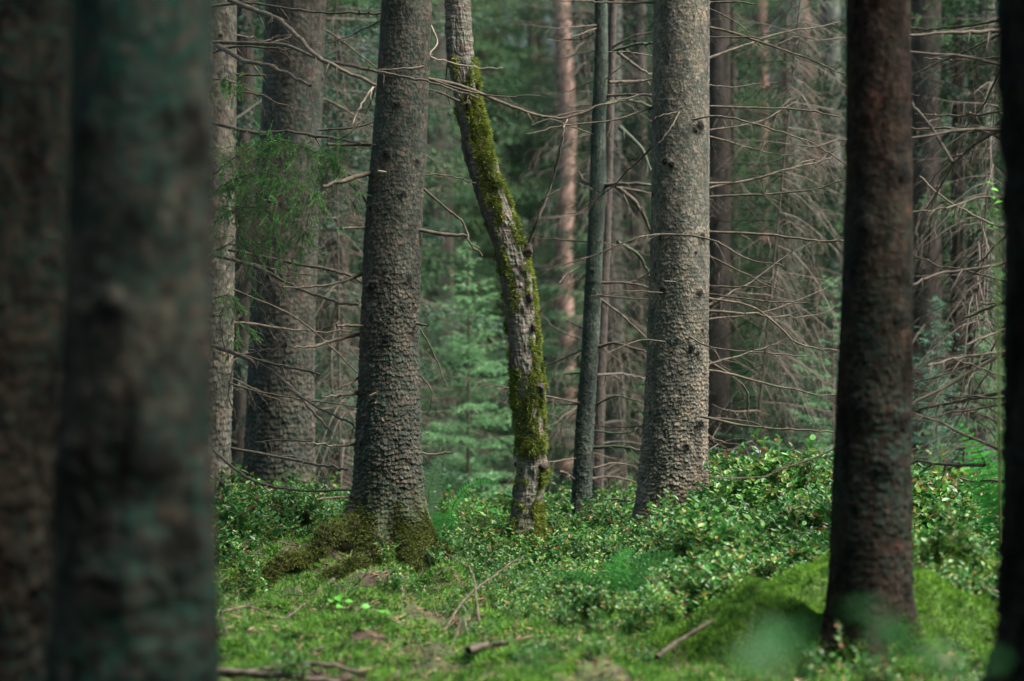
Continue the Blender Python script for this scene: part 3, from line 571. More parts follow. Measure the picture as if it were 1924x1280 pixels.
# left thick spruce, left thin trunk
t4 = tree_root('spruce_tree', 524, 955, 19.0, 'thick dark spruce with a wide foot at left behind the low branches', None)
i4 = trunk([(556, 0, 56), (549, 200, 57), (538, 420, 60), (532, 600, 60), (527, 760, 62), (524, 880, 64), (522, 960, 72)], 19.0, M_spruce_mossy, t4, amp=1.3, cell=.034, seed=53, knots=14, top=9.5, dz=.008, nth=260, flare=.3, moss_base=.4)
base_moss(i4, M_rootmoss, 8000, .3, 5)
t3 = tree_root('spruce_tree', 405, 975, 16.6, 'thin brown trunk half hidden behind the big blurred trunk at left', None)
i3 = trunk([(404, 0, 40), (403, 300, 40), (399, 600, 40), (393, 800, 40), (388, 960, 42)], 16.6, M_spruce, t3, amp=1.0, cell=.035, seed=57, knots=6, top=8.5, dz=.007, nth=220, flare=.2)
B3 = [([(395, 12), (470, 6), (550, 18), (630, 25), (720, 27)], 16.2, 15.6, 5, 4, 8), ([(430, 0), (480, 20), (520, 35), (560, 70), (600, 110), (640, 130), (706, 160)], 15.6, 14.5, 10, 6, 10), ([(400, 80), (470, 82), (540, 86), (590, 108), (660, 124), (720, 137), (780, 148), (840, 165), (900, 186)], 16.2, 14.0, 8, 3, 14),
      ([(405, 84), (430, 97), (460, 115), (500, 122), (545, 142), (582, 160)], 16.2, 14.8, 10, 5, 6), ([(400, 232), (480, 250), (540, 247), (620, 260), (700, 272)], 16.2, 14.9, 7, 4, 12), ([(400, 480), (450, 492), (500, 510), (560, 543), (640, 570), (672, 573)], 16.2, 15.0, 7, 4, 8),
      ([(400, 650), (450, 668), (510, 698), (560, 742), (600, 787), (622, 812), (618, 836)], 16.2, 15.0, 9, 3, 10), ([(540, 728), (600, 768), (650, 790), (673, 808)], 15.3, 15.0, 4, 3, 4), ([(430, 660), (470, 672), (520, 685), (600, 703)], 16.2, 15.6, 6, 4, 5), ([(400, 845), (440, 880), (480, 905), (560, 922), (660, 920)], 16.2, 15.0, 6, 3, 8),
      ([(435, 843), (540, 862), (600, 874), (652, 881)], 16.2, 15.3, 6, 4, 4), ([(400, 950), (440, 953), (482, 954)], 16.2, 15.6, 5, 3, 3), ([(430, 470), (480, 480), (560, 497), (640, 512), (680, 530)], 16.3, 15.4, 6, 4, 7), ([(480, 832), (520, 828), (575, 830), (620, 838)], 15.8, 15.2, 3, 3, 4),
      ([(440, 672), (490, 660), (522, 655)], 16.2, 15.8, 4, 2, 5), ([(430, 720), (480, 735), (560, 750), (672, 765)], 16.3, 15.8, 4, 2, 6), ([(400, 100), (420, 92), (470, 88), (550, 95)], 16.3, 16, 5, 3, 4), ([(440, 140), (500, 142)], 16.6, 16.5, 5, 4, 1), ([(445, 172), (500, 180)], 16.6, 16.5, 4, 3, 1), ([(440, 545), (560, 600), (660, 690), (700, 720)], 16.4, 16.2, 4, 2, 6),
      ([(440, 680), (430, 740), (445, 790)], 16, 15.9, 3, 2, 4), ([(430, 550), (415, 610), (430, 680)], 16, 15.9, 3, 2, 5), ([(600, 245), (700, 230), (800, 150)], 15.6, 15.5, 4, 2, 4)]
for q, (p, d0, d1, a, b, sd) in enumerate(B3): px_branch(t3, p, d0, d1, a, b, M_twig, sd, .18, q, sub=2)
# living green spray with hanging brown twigs in front of the thick spruce
def live_spray(parent, starts, seed, mat):
    rng = np.random.RandomState(seed); mb = MB(); S, Dd, LL = [], [], []
    for (pts, d0, d1, n, dl) in starts:
        P = smooth_path([at(a, b, d0 + (d1 - d0) * i / (len(pts) - 1)) for i, (a, b) in enumerate(pts)], 8); mb.tube(P, np.linspace(.006, .002, len(P)), 5, 1); k = len(P)
        for s in range(n):
            t = rng.uniform(.1, 1); i = min(int(t * (k - 1)), k - 1); d = P[min(i + 1, k - 1)] - P[max(i - 1, 0)]; d /= np.linalg.norm(d) + 1e-9
            q = d * .6 + rng.normal(0, .6, 3) + np.array([0, 0, -.35]); q /= np.linalg.norm(q); l = dl * rng.uniform(.4, 1.2); tt = np.linspace(0, 1, 7)[:, None]
            Q = P[i] + q * l * tt + np.array([0, 0, -.55 * l]) * tt ** 2 + rng.normal(0, .015, (7, 3)) * tt; mb.tube(Q, np.linspace(.002, .001, 7), 3, 1)
            live = rng.rand() < .75
            for u in range(8):
                j = rng.randint(1, 7); q2 = q + rng.normal(0, .7, 3) + np.array([0, 0, -.5]); q2 /= np.linalg.norm(q2); l2 = rng.uniform(.03, .12)
                if live and rng.rand() < .8: S.append(Q[j - 1]); Dd.append(q2); LL.append(l2); mb.tube([Q[j - 1], Q[j - 1] + q2 * l2], [.0012, .0009], 3, 1)
                else: tq = np.linspace(0, 1, 5)[:, None]; mb.tube(Q[j - 1] + q2 * l2 * 1.6 * tq + rng.normal(0, .02, (5, 3)) * tq + np.array([0, 0, -.05]) * tq ** 2, np.linspace(.0012, .0008, 5), 3, 1)
    needles(mb, S, Dd, LL, .015, .003, .0024, rng, 0)
    return mb.build('needle_branch', [mat, M_twig], parent, False)
live_spray(t3, [([(400, 330), (450, 290), (520, 262), (590, 285), (645, 305)], 16.2, 14.9, 105, .30), ([(400, 360), (460, 330), (530, 330), (600, 370)], 16.2, 14.8, 85, .30), ([(400, 420), (450, 390), (520, 400), (580, 440)], 16.2, 15.2, 60, .34), ([(405, 470), (440, 460), (500, 490)], 16.2, 15.4, 18, .36)], 3, M_needle_fresh)
live_spray(t3, [([(400, 150), (420, 150), (450, 160)], 16.2, 16.0, 10, .12), ([(400, 560), (440, 560), (450, 640)], 16.2, 16.1, 12, .25)], 4, M_needle_fresh)

# ================================================================== TREES (near, blurred)
t2 = root('spruce_tree', (at(262, 0, 6.0)[0], 6.0, 0), 'very large out of focus trunk filling the left of the picture', 'tree')
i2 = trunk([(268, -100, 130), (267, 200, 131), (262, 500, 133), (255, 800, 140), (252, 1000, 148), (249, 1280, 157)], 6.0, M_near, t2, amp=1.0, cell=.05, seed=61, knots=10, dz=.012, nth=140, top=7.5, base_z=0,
           extra_knots=[(4.0, 1.95, .03), (4.4, 1.5, .04), (5.2, 1.15, .035), (3.9, 1.15, .03), (5.6, 2.0, .03), (5.5, .95, .04), (4.5, .85, .04), (5.75, 1.93, .03)])
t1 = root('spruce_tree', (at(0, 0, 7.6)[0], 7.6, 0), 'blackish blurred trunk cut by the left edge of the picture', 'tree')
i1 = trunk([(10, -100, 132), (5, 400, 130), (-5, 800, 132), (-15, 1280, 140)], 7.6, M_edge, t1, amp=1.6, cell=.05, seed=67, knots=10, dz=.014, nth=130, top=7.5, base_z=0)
t9 = tree_root('spruce_tree', 1635, 1240, 10.8, 'dark brown trunk rising in front of the mossy mound at right', None)
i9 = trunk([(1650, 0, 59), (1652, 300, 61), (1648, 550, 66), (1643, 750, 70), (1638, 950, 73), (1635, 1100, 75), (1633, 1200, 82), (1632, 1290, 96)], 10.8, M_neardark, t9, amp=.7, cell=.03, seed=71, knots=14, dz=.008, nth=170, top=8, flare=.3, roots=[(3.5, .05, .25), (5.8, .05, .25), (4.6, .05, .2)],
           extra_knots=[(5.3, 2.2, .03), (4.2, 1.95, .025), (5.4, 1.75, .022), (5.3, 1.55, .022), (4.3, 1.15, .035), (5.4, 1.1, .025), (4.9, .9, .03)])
base_moss(i9, M_bmoss, 9000, .22, 9)
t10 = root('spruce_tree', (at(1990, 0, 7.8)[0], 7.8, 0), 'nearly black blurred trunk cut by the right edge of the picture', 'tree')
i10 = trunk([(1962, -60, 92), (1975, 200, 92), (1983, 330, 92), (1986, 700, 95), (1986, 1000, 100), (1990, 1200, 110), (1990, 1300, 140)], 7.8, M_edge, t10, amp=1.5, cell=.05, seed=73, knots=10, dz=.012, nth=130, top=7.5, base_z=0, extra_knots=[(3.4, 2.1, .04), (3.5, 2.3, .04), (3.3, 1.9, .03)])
# trunk behind the right edge tree, carrying the sharp dead branches at right
t13 = root('spruce_tree', (at(1960, 0, 13.2)[0], 13.2, 0), 'spruce hidden by the right edge trunk with bare branches reaching left', 'tree')
i13 = trunk([(1958, -60, 46), (1962, 500, 50), (1965, 1200, 58)], 13.2, M_spruce, t13, seed=79, dz=.02, nth=80, top=8, knots=6)
B13 = [([(1925, 55), (1860, 58), (1800, 62), (1712, 68)], 9, 5, 6), ([(1925, 28), (1840, 45), (1760, 55), (1712, 52)], 5, 3, 7), ([(1925, 105), (1850, 110), (1790, 113), (1735, 110)], 5, 3, 7), ([(1925, 480), (1860, 500), (1760, 515), (1712, 538)], 6, 4, 8),
       ([(1925, 545), (1880, 570), (1812, 598)], 6, 4, 6), ([(1925, 728), (1860, 742), (1800, 755), (1730, 770)], 10, 4, 10), ([(1925, 650), (1870, 664), (1800, 672), (1746, 686)], 6, 4, 8), ([(1850, 874), (1790, 873), (1712, 869)], 7, 5, 3), ([(1925, 905), (1880, 904), (1806, 900)], 6, 4, 3),
       ([(1925, 610), (1880, 622), (1815, 648)], 5, 3, 4), ([(1925, 230), (1850, 260), (1800, 300), (1740, 390)], 5, 3, 14), ([(1925, 200), (1840, 215), (1720, 215)], 5, 3, 12), ([(1925, 380), (1850, 370), (1780, 390), (1712, 400)], 5, 3, 14), ([(1925, 300), (1860, 250), (1800, 250)], 4, 3, 10),
       ([(1925, 430), (1860, 420), (1770, 370), (1730, 330)], 5, 3, 12), ([(1925, 720), (1850, 695), (1776, 665)], 4, 2, 6), ([(1712, 195), (1750, 240), (1790, 305)][::-1], 6, 6, 2)]
for q, (p, a, b, sd) in enumerate(B13): px_branch(t13, p, 13.2, 12.9 + .8 * ((q * 7) % 3), a, b, M_twig if q % 3 else M_twig_dark, sd, .22, q, sub=3)

# ================================================================== TREES (behind, out of focus)
FAR = [ # x0,y0,hw0,x1,y1,hw1,D,mat,label
 ('pine_tree', 1055, 0, 16, 1060, 980, 16, 42, M_pine, 'pinkish pine trunk between the birch and the slender young spruce'),
 ('pine_tree', 1428, 0, 13, 1426, 980, 14, 40, M_pine_red, 'reddish pine trunk just right of the pale spruce'),
 ('pine_tree', 1518, 0, 16, 1535, 980, 16, 44, M_pine_red, 'crooked reddish pine nearest the dark brown trunk'),
 ('spruce_tree', 612, 0, 22, 622, 980, 27, 27, M_far, 'dark blurred trunk seen between the thick spruce and the mossy rooted spruce'),
 ('spruce_tree', 1352, 0, 19, 1350, 980, 22, 25, M_far, 'dark brown blurred trunk touching the right side of the pale spruce'),
 ('spruce_tree', 1738, 0, 28, 1738, 980, 30, 24, M_far, 'brown blurred trunk just behind the dark brown trunk, on its right'),
 ('spruce_tree', 1846, 0, 24, 1842, 980, 27, 26, M_far_grey, 'grey green blurred trunk beside the right edge trunk'),
 ('spruce_tree', 1150, 0, 20, 1140, 980, 28, 31, M_far_grey, 'pale grey blurred trunk behind the slender young spruce'),
 ('spruce_tree', 460, 0, 16, 455, 980, 20, 23, M_far, 'brown trunk seen in the slit beside the thin left trunk'),
 ('spruce_tree', 815, 0, 22, 822, 980, 24, 37, M_far, 'dim distant trunk right beside the mossy rooted spruce'),
 ('pine_tree', 655, 0, 12, 660, 980, 13, 50, M_pine_red, 'faint red pine seen left of the mossy rooted spruce'),
 ('spruce_tree', 1490, 0, 16, 1486, 980, 18, 36, M_far_grey, 'greyish distant trunk between the two reddish pines'),
 ('spruce_tree', 1200, 0, 12, 1196, 980, 16, 34, M_far, 'distant trunk close to the left side of the pale spruce'),
 ('spruce_tree', 1560, 0, 18, 1566, 980, 20, 38, M_far_grey, 'distant trunk close to the left side of the dark brown trunk'),
 ('spruce_tree', 905, 0, 16, 900, 980, 20, 46, M_far, 'distant trunk seen under the lean of the birch'),
]
rngb = np.random.RandomState(99); INF = []
for q, (nm, x0, y0, h0, x1, y1, h1, D, mt, lb) in enumerate(FAR):
    g0 = float(gh(at(x1, 0, D)[0], D, False)); yb = 640 + (CZ - g0) * FPX / D
    r0 = root(nm, (at(x1 + (x1 - x0) / 980 * (yb - 980), 0, D)[0], D, g0), lb, 'tree'); b = 10 if nm == 'pine_tree' else 4
    path = [(x0 + (x1 - x0) * t + rngb.normal(0, b * .5), y0 + (y1 - y0) * t, h0 + (h1 - h0) * t) for t in np.linspace(0, 1, 5)] + [(x1, yb, h1 * 1.15)]
    if lb.startswith('crooked'): path = [(1500, 0, 16), (1512, 90, 16), (1516, 180, 17), (1528, 260, 15), (1532, 400, 12), (1534, 600, 13), (1536, 980, 15), (1538, yb, 18)]
    inf = trunk(path, D, mt, r0, kind='far', amp=1.5, cell=.06, seed=200 + q, dz=.06, nth=40, top=13, flare=.25, knots=5); INF.append(inf)
    if nm != 'pine_tree': radiate(inf, np.arange(g0 + .8, CZ + 640 / FPX * D + .5, .6), rngb, [4, 5, 6, 6, 5, 3], .7, 1.4, per=2)
# bare branches on the nearer trees, turned away from the camera and to the sides
radiate(i4, np.arange(.9, 4.4, .5), rngb, [0, 2, 3, 7], .7, 1.1, (.2, 2.6), 2)
radiate(i8, np.arange(.9, 4.2, .38), rngb, [0, 1, 2, 3, 4], .7, 1.2, (-.15, 2.4), 2)
radiate(i7, np.arange(.6, 4.4, .4), rngb, [0, 4, 1, 7], .5, 1.0, None, 2)
radiate(i7b, np.arange(.6, 5.0, .4), rngb, [0, 4, 5, 1], .5, 1.0, None, 2)
radiate(i5, np.arange(2.0, 4.0, .5), rngb, [0, 1, 7], .5, .9, (.3, 2.8), 1)
radiate(i3, np.arange(.8, 4.0, .4), rngb, [0, 1, 2], .7, 1.1, (-.3, 2.4), 2)
radiate(i13, np.arange(.8, 4.0, .3), rngb, [2, 3, 5, 1], .8, 1.2, (1.3, 3.4), 2)

# forest of blurred spruces behind
CR = [crown_mesh('crown', 17, .3, 2.4, 301, whorl=.36, nb=5, step=.13, dead_to=.8, nl=.05, nw=.011, sp=.02, twl=.42, trunk_r=.14),
      crown_mesh('crown', 15, 1.0, 2.7, 302, whorl=.38, nb=5, step=.13, dead_to=2.8, nl=.05, nw=.011, sp=.02, twl=.5, trunk_r=.12, hang=1.3),
      crown_mesh('crown', 13, .2, 2.2, 303, whorl=.34, nb=6, step=.12, dead_to=.5, nl=.045, nw=.010, sp=.02, twl=.4, trunk_r=.11)]
UC = crown_mesh('crown', 17, 6.3, 2.3, 321, whorl=.45, nb=5, step=.16, nl=.05, nw=.012, sp=.024, twl=.45, trunk_r=.10)
for q, inf in enumerate((i5, i8, i4, i3, i7, i7b, i9, i10, i1, i2, i13)):
    o = bpy.data.objects.new('crown', UC); sc.collection.objects.link(o); o.parent = inf['parent']; pl = inf['parent'].location
    zt = 7.0; o.location = (np.interp(zt, inf['Z'], inf['xs']) - pl[0], inf['D'] - pl[1], -pl[2] + .1 * (q % 4)); o.rotation_euler = (0, 0, q * 1.9); s_ = 1 if q not in (4, 5) else .8; o.scale = (s_, s_, 1)
ST = MB(); ST.tube([[0, 0, -.2], [0, 0, .3], [0, 0, 3], [0, 0, 6.6]], [.26, .19, .165, .13], 24); ST = ST.mesh('trunk', [M_far])
for q, (x, y) in enumerate([(-3.2, 4.2), (-2.0, 1.2), (2.2, 2.8), (3.4, 6.6), (-3.6, 8.6), (.3, -2.6), (-1.2, -4.5), (2.4, -3.5), (-5.2, 12.5), (-6.5, 6.5), (5.6, 15.5), (-5.5, 19)]):  # unseen spruces added as a canopy that darkens the near trunks
    rr0 = root('spruce_tree', (x, y, float(gh(x, y, False))), 'tall spruce with a bare foot added unseen outside the picture as shade', 'tree', 'tall bare spruces added outside the picture for shade')
    for nm_, me_ in (('trunk', ST), ('crown', UC)):
        o = bpy.data.objects.new(nm_, me_); sc.collection.objects.link(o); o.parent = rr0; o.rotation_euler = (0, 0, q * 1.3)
YC = [crown_mesh('crown', 2.9, .15, .95, 311, whorl=.2, nb=6, step=.07, nl=.028, nw=.006, sp=.007, twl=.24, hang=.35, droop=.2, trunk_r=.02, mats=[M_needle_young, M_twig]),
      crown_mesh('crown', 4.2, .2, 1.3, 312, whorl=.26, nb=6, step=.09, nl=.03, nw=.0065, sp=.008, twl=.3, hang=.4, droop=.25, trunk_r=.03, mats=[M_needle_young, M_twig])]
def plant_crown(me, x, y, s, rz, label, group, name='spruce_tree', cat='tree'):
    r0 = root(name, (x, y, float(gh(x, y, False))), label, cat, group); o = bpy.data.objects.new('crown', me); sc.collection.objects.link(o); o.parent = r0
    o.rotation_euler = (0, 0, rz); o.scale = (s, s, s); return r0
rngf = np.random.RandomState(17); used = []
for D, n in ((25, 4), (30, 6), (36, 8), (43, 10), (51, 12), (60, 15), (72, 19), (88, 24)):
    half = D * .2118 * 1.25 + 1.5
    for k in range(n):
        x = -half + 2 * half * (k + rngf.uniform(.2, .8)) / n; y = D + rngf.uniform(-2, 2)
        px = 962 + x / y * FPX
        if D < 32 and (780 < px < 1200 or 1380 < px < 1560): continue
        if D < 42 and (820 < px < 1120 or 1370 < px < 1570): continue
        v_ = rngf.randint(3); s_ = rngf.uniform(.85, 1.2) * (1 if D < 45 else 1.5 if D < 80 else 1.6)
        if D > 70 and 885 < px < 925: s_ = min(s_, (CZ + (640 - rngf.uniform(0, 25)) / FPX * y - float(gh(x, y, False))) / (17, 15, 13)[v_])
        plant_crown(CR[v_], x, y, s_, rngf.uniform(0, 6.28), 'dense green spruce in the blurred wall of forest behind', 'spruces making up the blurred forest behind')
RING = [(15 * math.sin(a) + 2 * math.sin(7 * a), 6 - 13 * math.cos(a) + 1.5 * math.cos(5 * a), 1.0 + .1 * math.sin(3 * a), int(a * 10) % 3) for a in np.linspace(-1.9, 1.9, 24)]  # unseen ring of spruces added to cut the light from behind and beside
for q, (x, y, s_, v) in enumerate(RING + [(5.2, 3.8, 1.0, 0), (4.2, 6.3, .9, 1), (7.5, 5.2, 1.1, 2), (9.5, 7.0, 1.1, 1), (-4.5, 5.0, 1.0, 2), (-4.8, 10.5, 1.0, 0), (2.2, -1.5, 1.0, 1), (-3.0, -2.0, 1.0, 0), (6.5, 1.0, 1.1, 2), (9.5, 12.5, 1.0, 0), (-6.5, 15.5, 1.0, 1)]):  # the single trees are also added, placed to block sun and sky
    plant_crown(CR[v], x, y, s_, q * 1.7, 'dense spruce added unseen outside the picture to shade the near trunks', 'spruces added around the clearing outside the picture for shade')
for q, (px, D, v, s_) in enumerate([(640, 26, 1, 1.0), (862, 45, 2, 1.2), (935, 46, 0, 1.2), (1000, 49, 1, 1.3), (1095, 47, 2, 1.4), (1478, 33, 2, .9), (1375, 30, 0, .8), (1400, 45, 0, 1.1), (1550, 46, 0, 1.2), (1690, 26, 1, 1.), (1800, 24.5, 2, .9), (425, 25, 0, 1.), (1345, 35, 2, 1.), (1180, 37, 0, 1)]):
    plant_crown(CR[v], at(px, 0, D)[0], D, s_, q * 2.1, 'dense green spruce in the blurred wall of forest behind', 'spruces making up the blurred forest behind')
DS = crown_mesh('crown', 7.5, .3, 1.25, 331, whorl=.26, nb=5, step=.1, dead_to=9, twl=.36, trunk_r=.014, mats=[M_needle, M_twig_dark], droop=1.0, hang=.8)
for q, (px, D, s_, lb) in enumerate([(1405, 19.5, .9, 'dead thin spruce, a web of bare twigs right of the pale spruce'), (1560, 23.5, .9, 'dead thin spruce with bare twigs just left of the dark brown trunk'), (640, 20.8, .9, 'dead thin spruce with bare twigs between the two left spruces'), (1800, 18.5, .85, 'dead thin spruce with bare twigs between the two right trunks'), (1185, 23, .9, 'dead thin spruce with bare twigs between the slender spruce and the pale spruce')]):
    dd_ = plant_crown(DS, at(px, 0, D)[0], D, s_, q * 1.1, lb, None, 'dead_spruce', 'dead tree'); dd_.rotation_euler = (.08 * math.sin(q * 3), .10 * math.cos(q * 2.3), 0)
YS = [(880, 23.0, 0, .95, 'young spruce seen between the mossy rooted spruce and the birch'), (1565, 21.5, 0, .75, 'young spruce showing just left of the dark brown trunk'), (1760, 19.5, 0, .65, 'young spruce showing just right of the dark brown trunk'), (1470, 24.5, 0, .85, 'young spruce behind the bilberry mound, between the reddish pines'),
      (640, 26, 0, .9, 'small pale young spruce seen between the two left spruces'), (1380, 27, 0, .9, 'young spruce just right of the pale spruce foot'), (1000, 27.5, 0, 1.1, 'young spruce directly behind the birch'), (1870, 22, 0, .8, 'young spruce beside the right edge trunk'), (800, 29, 1, .9, 'taller young spruce behind the mossy rooted spruce'), (1120, 33, 1, 1.2, 'pale young spruce behind the slender green stem')]
for q, (px, D, v, s, lb) in enumerate(YS): plant_crown(YC[v], at(px, 0, D)[0], D, s, q * 1.3, lb, None, 'young_spruce', 'young tree')

# ================================================================== MOSSY MOUND (right foreground)
MC = (at(1640, 0, 11.9)[0], 11.9)
mound = root('mossy_boulder', (MC[0], MC[1], float(gh(*MC, False))), 'low rock cushioned in bright yellow green moss at lower right', 'rock')
def moundh(x, y):
    # ridge heights above z=0
    u = (x - MC[0]); v = (y - MC[1])
    a = .44 * np.exp(-(np.clip(-u, 0, None) / .62) ** 2.2 - (np.clip(u, 0, None) / .95) ** 2.4 - (np.clip(v, 0, None) / .45) ** 2 - (np.clip(-v, 0, None) / .85) ** 2)
    b = .13 * np.exp(-((u + .75) / .42) ** 2 - ((v + .75) / .55) ** 2)
    c = -.13 * np.exp(-((u - .42) / .26) ** 2 - ((v + .28) / .25) ** 2)
    return a + b + c
def mound_z(x, y): 
    h = moundh(x, y); return gh(x, y, False) - .06 + h * 1.15 + .20 * (fbm(x * 3.6, y * 3.6, 0, 44, 3) - .5) * sm(0, .1, h) + .10 * (fbm(x * 10, y * 10, 0, 45, 3) - .5)
xx, yy = np.meshgrid(np.arange(MC[0] - 1.5, MC[0] + 1.7, .02), np.arange(MC[1] - 2.0, MC[1] + 1.0, .02)); zz = mound_z(xx, yy)
n = xx.shape[1]; m = xx.shape[0]; i = np.arange(m - 1)[:, None] * n + np.arange(n - 1)[None]
def moss_col_mat():
    M = NM('moss_under'); M.col(M.ramp(M.noise(22, 4), [(.3, (.02, .045, .006)), (.7, (.06, .12, .014))])); M.set(Roughness=.95); M.bump(M.noise(60, 4), .9, .02); return M.m
mb = MB(); mb.add(np.stack([xx, yy, zz], -1), np.stack([i, i + 1, i + n + 1, i + n], -1).reshape(-1, 4)); mb.build('rock_surface', moss_col_mat(), mound)
def blades(mb, x, y, z, N3, L, W, rng, up=1.0, spread=.6, curl=0.0, per=3):
    n = len(x); b = np.stack([x, y, z], -1)
    for s in range(per):
        d = rng.normal(0, spread, (n, 3)) + N3 * up; d /= np.linalg.norm(d, axis=1, keepdims=True)
        wv = np.cross(d, rng.normal(0, 1, (n, 3))); wv /= np.linalg.norm(wv, axis=1, keepdims=True); l = rng.uniform(.6, 1.2, n)[:, None] * L
        mb.add(np.stack([b - wv * W, b + wv * W, b + d * l], 1), np.arange(n * 3).reshape(-1, 3))
rng = np.random.RandomState(12); N = 120000
x = rng.uniform(MC[0] - 1.45, MC[0] + 1.5, N); y = rng.uniform(MC[1] - 1.9, MC[1] + .6, N); h = moundh(x, y); ok = (h > .02) ; x, y = x[ok], y[ok]; z = mound_z(x, y)
mb = MB(); blades(mb, x, y, z - .004, np.tile([0, 0, 1.], (len(x), 1)), (.014 + .03 * fbm(x * 14, y * 14, 0, 46, 3))[:, None], .003, rng, .8, .6); mb.build('moss', M_bmoss, mound, False)

# ================================================================== GROUND COVER
def bdens(x, y):
    px = 962 + x / y * FPX
    edge = np.interp(px, [300, 420, 560, 640, 800, 860, 960, 1100, 1250, 1380, 1560, 1720, 1800, 1924], [15.0, 14.9, 15.4, 15.8, 14.9, 13.9, 12.6, 11.9, 11.6, 12.4, 12.8, 12.9, 12.7, 12.4])
    edge = edge + 1.2 * (fbm(x * 1.4, y * 1.4, 0, 21, 3) - .5)
    d = sm(edge - .25, edge + .35, y) * (1 - sm(18.6, 20.5, y)) * (.35 + .9 * fbm(x * 1.8, y * 1.8, 0, 22, 3))
    d = d * (1 - np.exp(-((x - T5[0] + .1) / .6) ** 2 - ((y - 14.65) / .45) ** 2))
    d = d * (.35 + 1.1 * sm(.36, .56, fbm(x * 2.2, y * 2.2, 0, 29, 3)))
    d = np.maximum(d, .9 * np.exp(-((x - MC[0] - .42) / .24) ** 2 - ((y - MC[1] + .25) / .28) ** 2))
    d = np.maximum(d, .05 * (fbm(x * 1.2, y * 1.2, 0, 25, 3) > .45) * (y < 15))
    return d
def scale_plant(x, y):
    px = 962 + x / y * FPX; return np.interp(px, [300, 640, 860, 1000, 1200, 1350, 1560, 1924], [1.1, .8, .65, .7, .85, 1.3, 1.3, 1.1]) * np.interp(y, [10, 13, 15, 20], [.6, .8, 1, 1.1])
def berry_variant(seed):
    rng = np.random.RandomState(seed); st = MB(); lf_p, lf_d, lf_u, lf_s = [], [], [], []
    for s in range(rng.randint(5, 8)):
        a = rng.uniform(0, 6.28); h = rng.uniform(.12, .32); lean = rng.uniform(.02, .5); k = 7; t = np.linspace(0, 1, k)
        b0 = rng.normal(0, .035, 2); zig = .006 * (-1) ** np.arange(k)
        P = np.stack([b0[0] + lean * h * t ** 1.3 * math.cos(a) + zig * math.sin(a), b0[1] + lean * h * t ** 1.3 * math.sin(a) - zig * math.cos(a), h * t - .02], -1)
        st.tube(P, np.linspace(.0018, .0009, k), 3)
        tips = [(P, 0.3)]
        for q in range(rng.randint(2, 4)):
            j = rng.randint(2, k - 1); a2 = rng.uniform(0, 6.28); l = rng.uniform(.05, .11); tt = np.linspace(0, 1, 5)[:, None]; d = np.array([math.cos(a2) * .7, math.sin(a2) * .7, .8])
            Q = P[j] + d * l * tt; st.tube(Q, np.linspace(.0012, .0008, 5), 3); tips.append((Q, .05))
        for (Q, t0) in tips:
            m = int(11 if t0 > .1 else 7); d0 = Q[-1] - Q[0]; d0 /= np.linalg.norm(d0)
            for q in range(m):
                t = t0 + (1 - t0) * (q + .5 * rng.rand()) / m; f = t * (len(Q) - 1); i = min(int(f), len(Q) - 2); p = Q[i] + (Q[i + 1] - Q[i]) * (f - i)
                az = rng.uniform(0, 6.28); d = np.array([math.cos(az), math.sin(az), rng.uniform(-.1, .7)]) + d0 * .3; d /= np.linalg.norm(d)
                u = np.array([0, 0, 1.]) + rng.normal(0, .38, 3); u -= d * np.dot(u, d); u /= np.linalg.norm(u)
                lf_p.append(p); lf_d.append(d); lf_u.append(u); lf_s.append(rng.uniform(.018, .044))
    p, d, u, s = map(np.array, (lf_p, lf_d, lf_u, lf_s)); e = np.cross(d, u); s = s[:, None]
    V = np.stack([p, p + d * s * .5 - u * s * .06, p + d * s, p + d * s * .28 + e * s * .24 + u * s * .06, p + d * s * .68 + e * s * .25 + u * s * .05, p + d * s * .28 - e * s * .24 + u * s * .06, p + d * s * .68 - e * s * .25 + u * s * .05], 1).reshape(-1, 3)
    return np.concatenate(st.v), np.concatenate(st.f4), V, len(p)
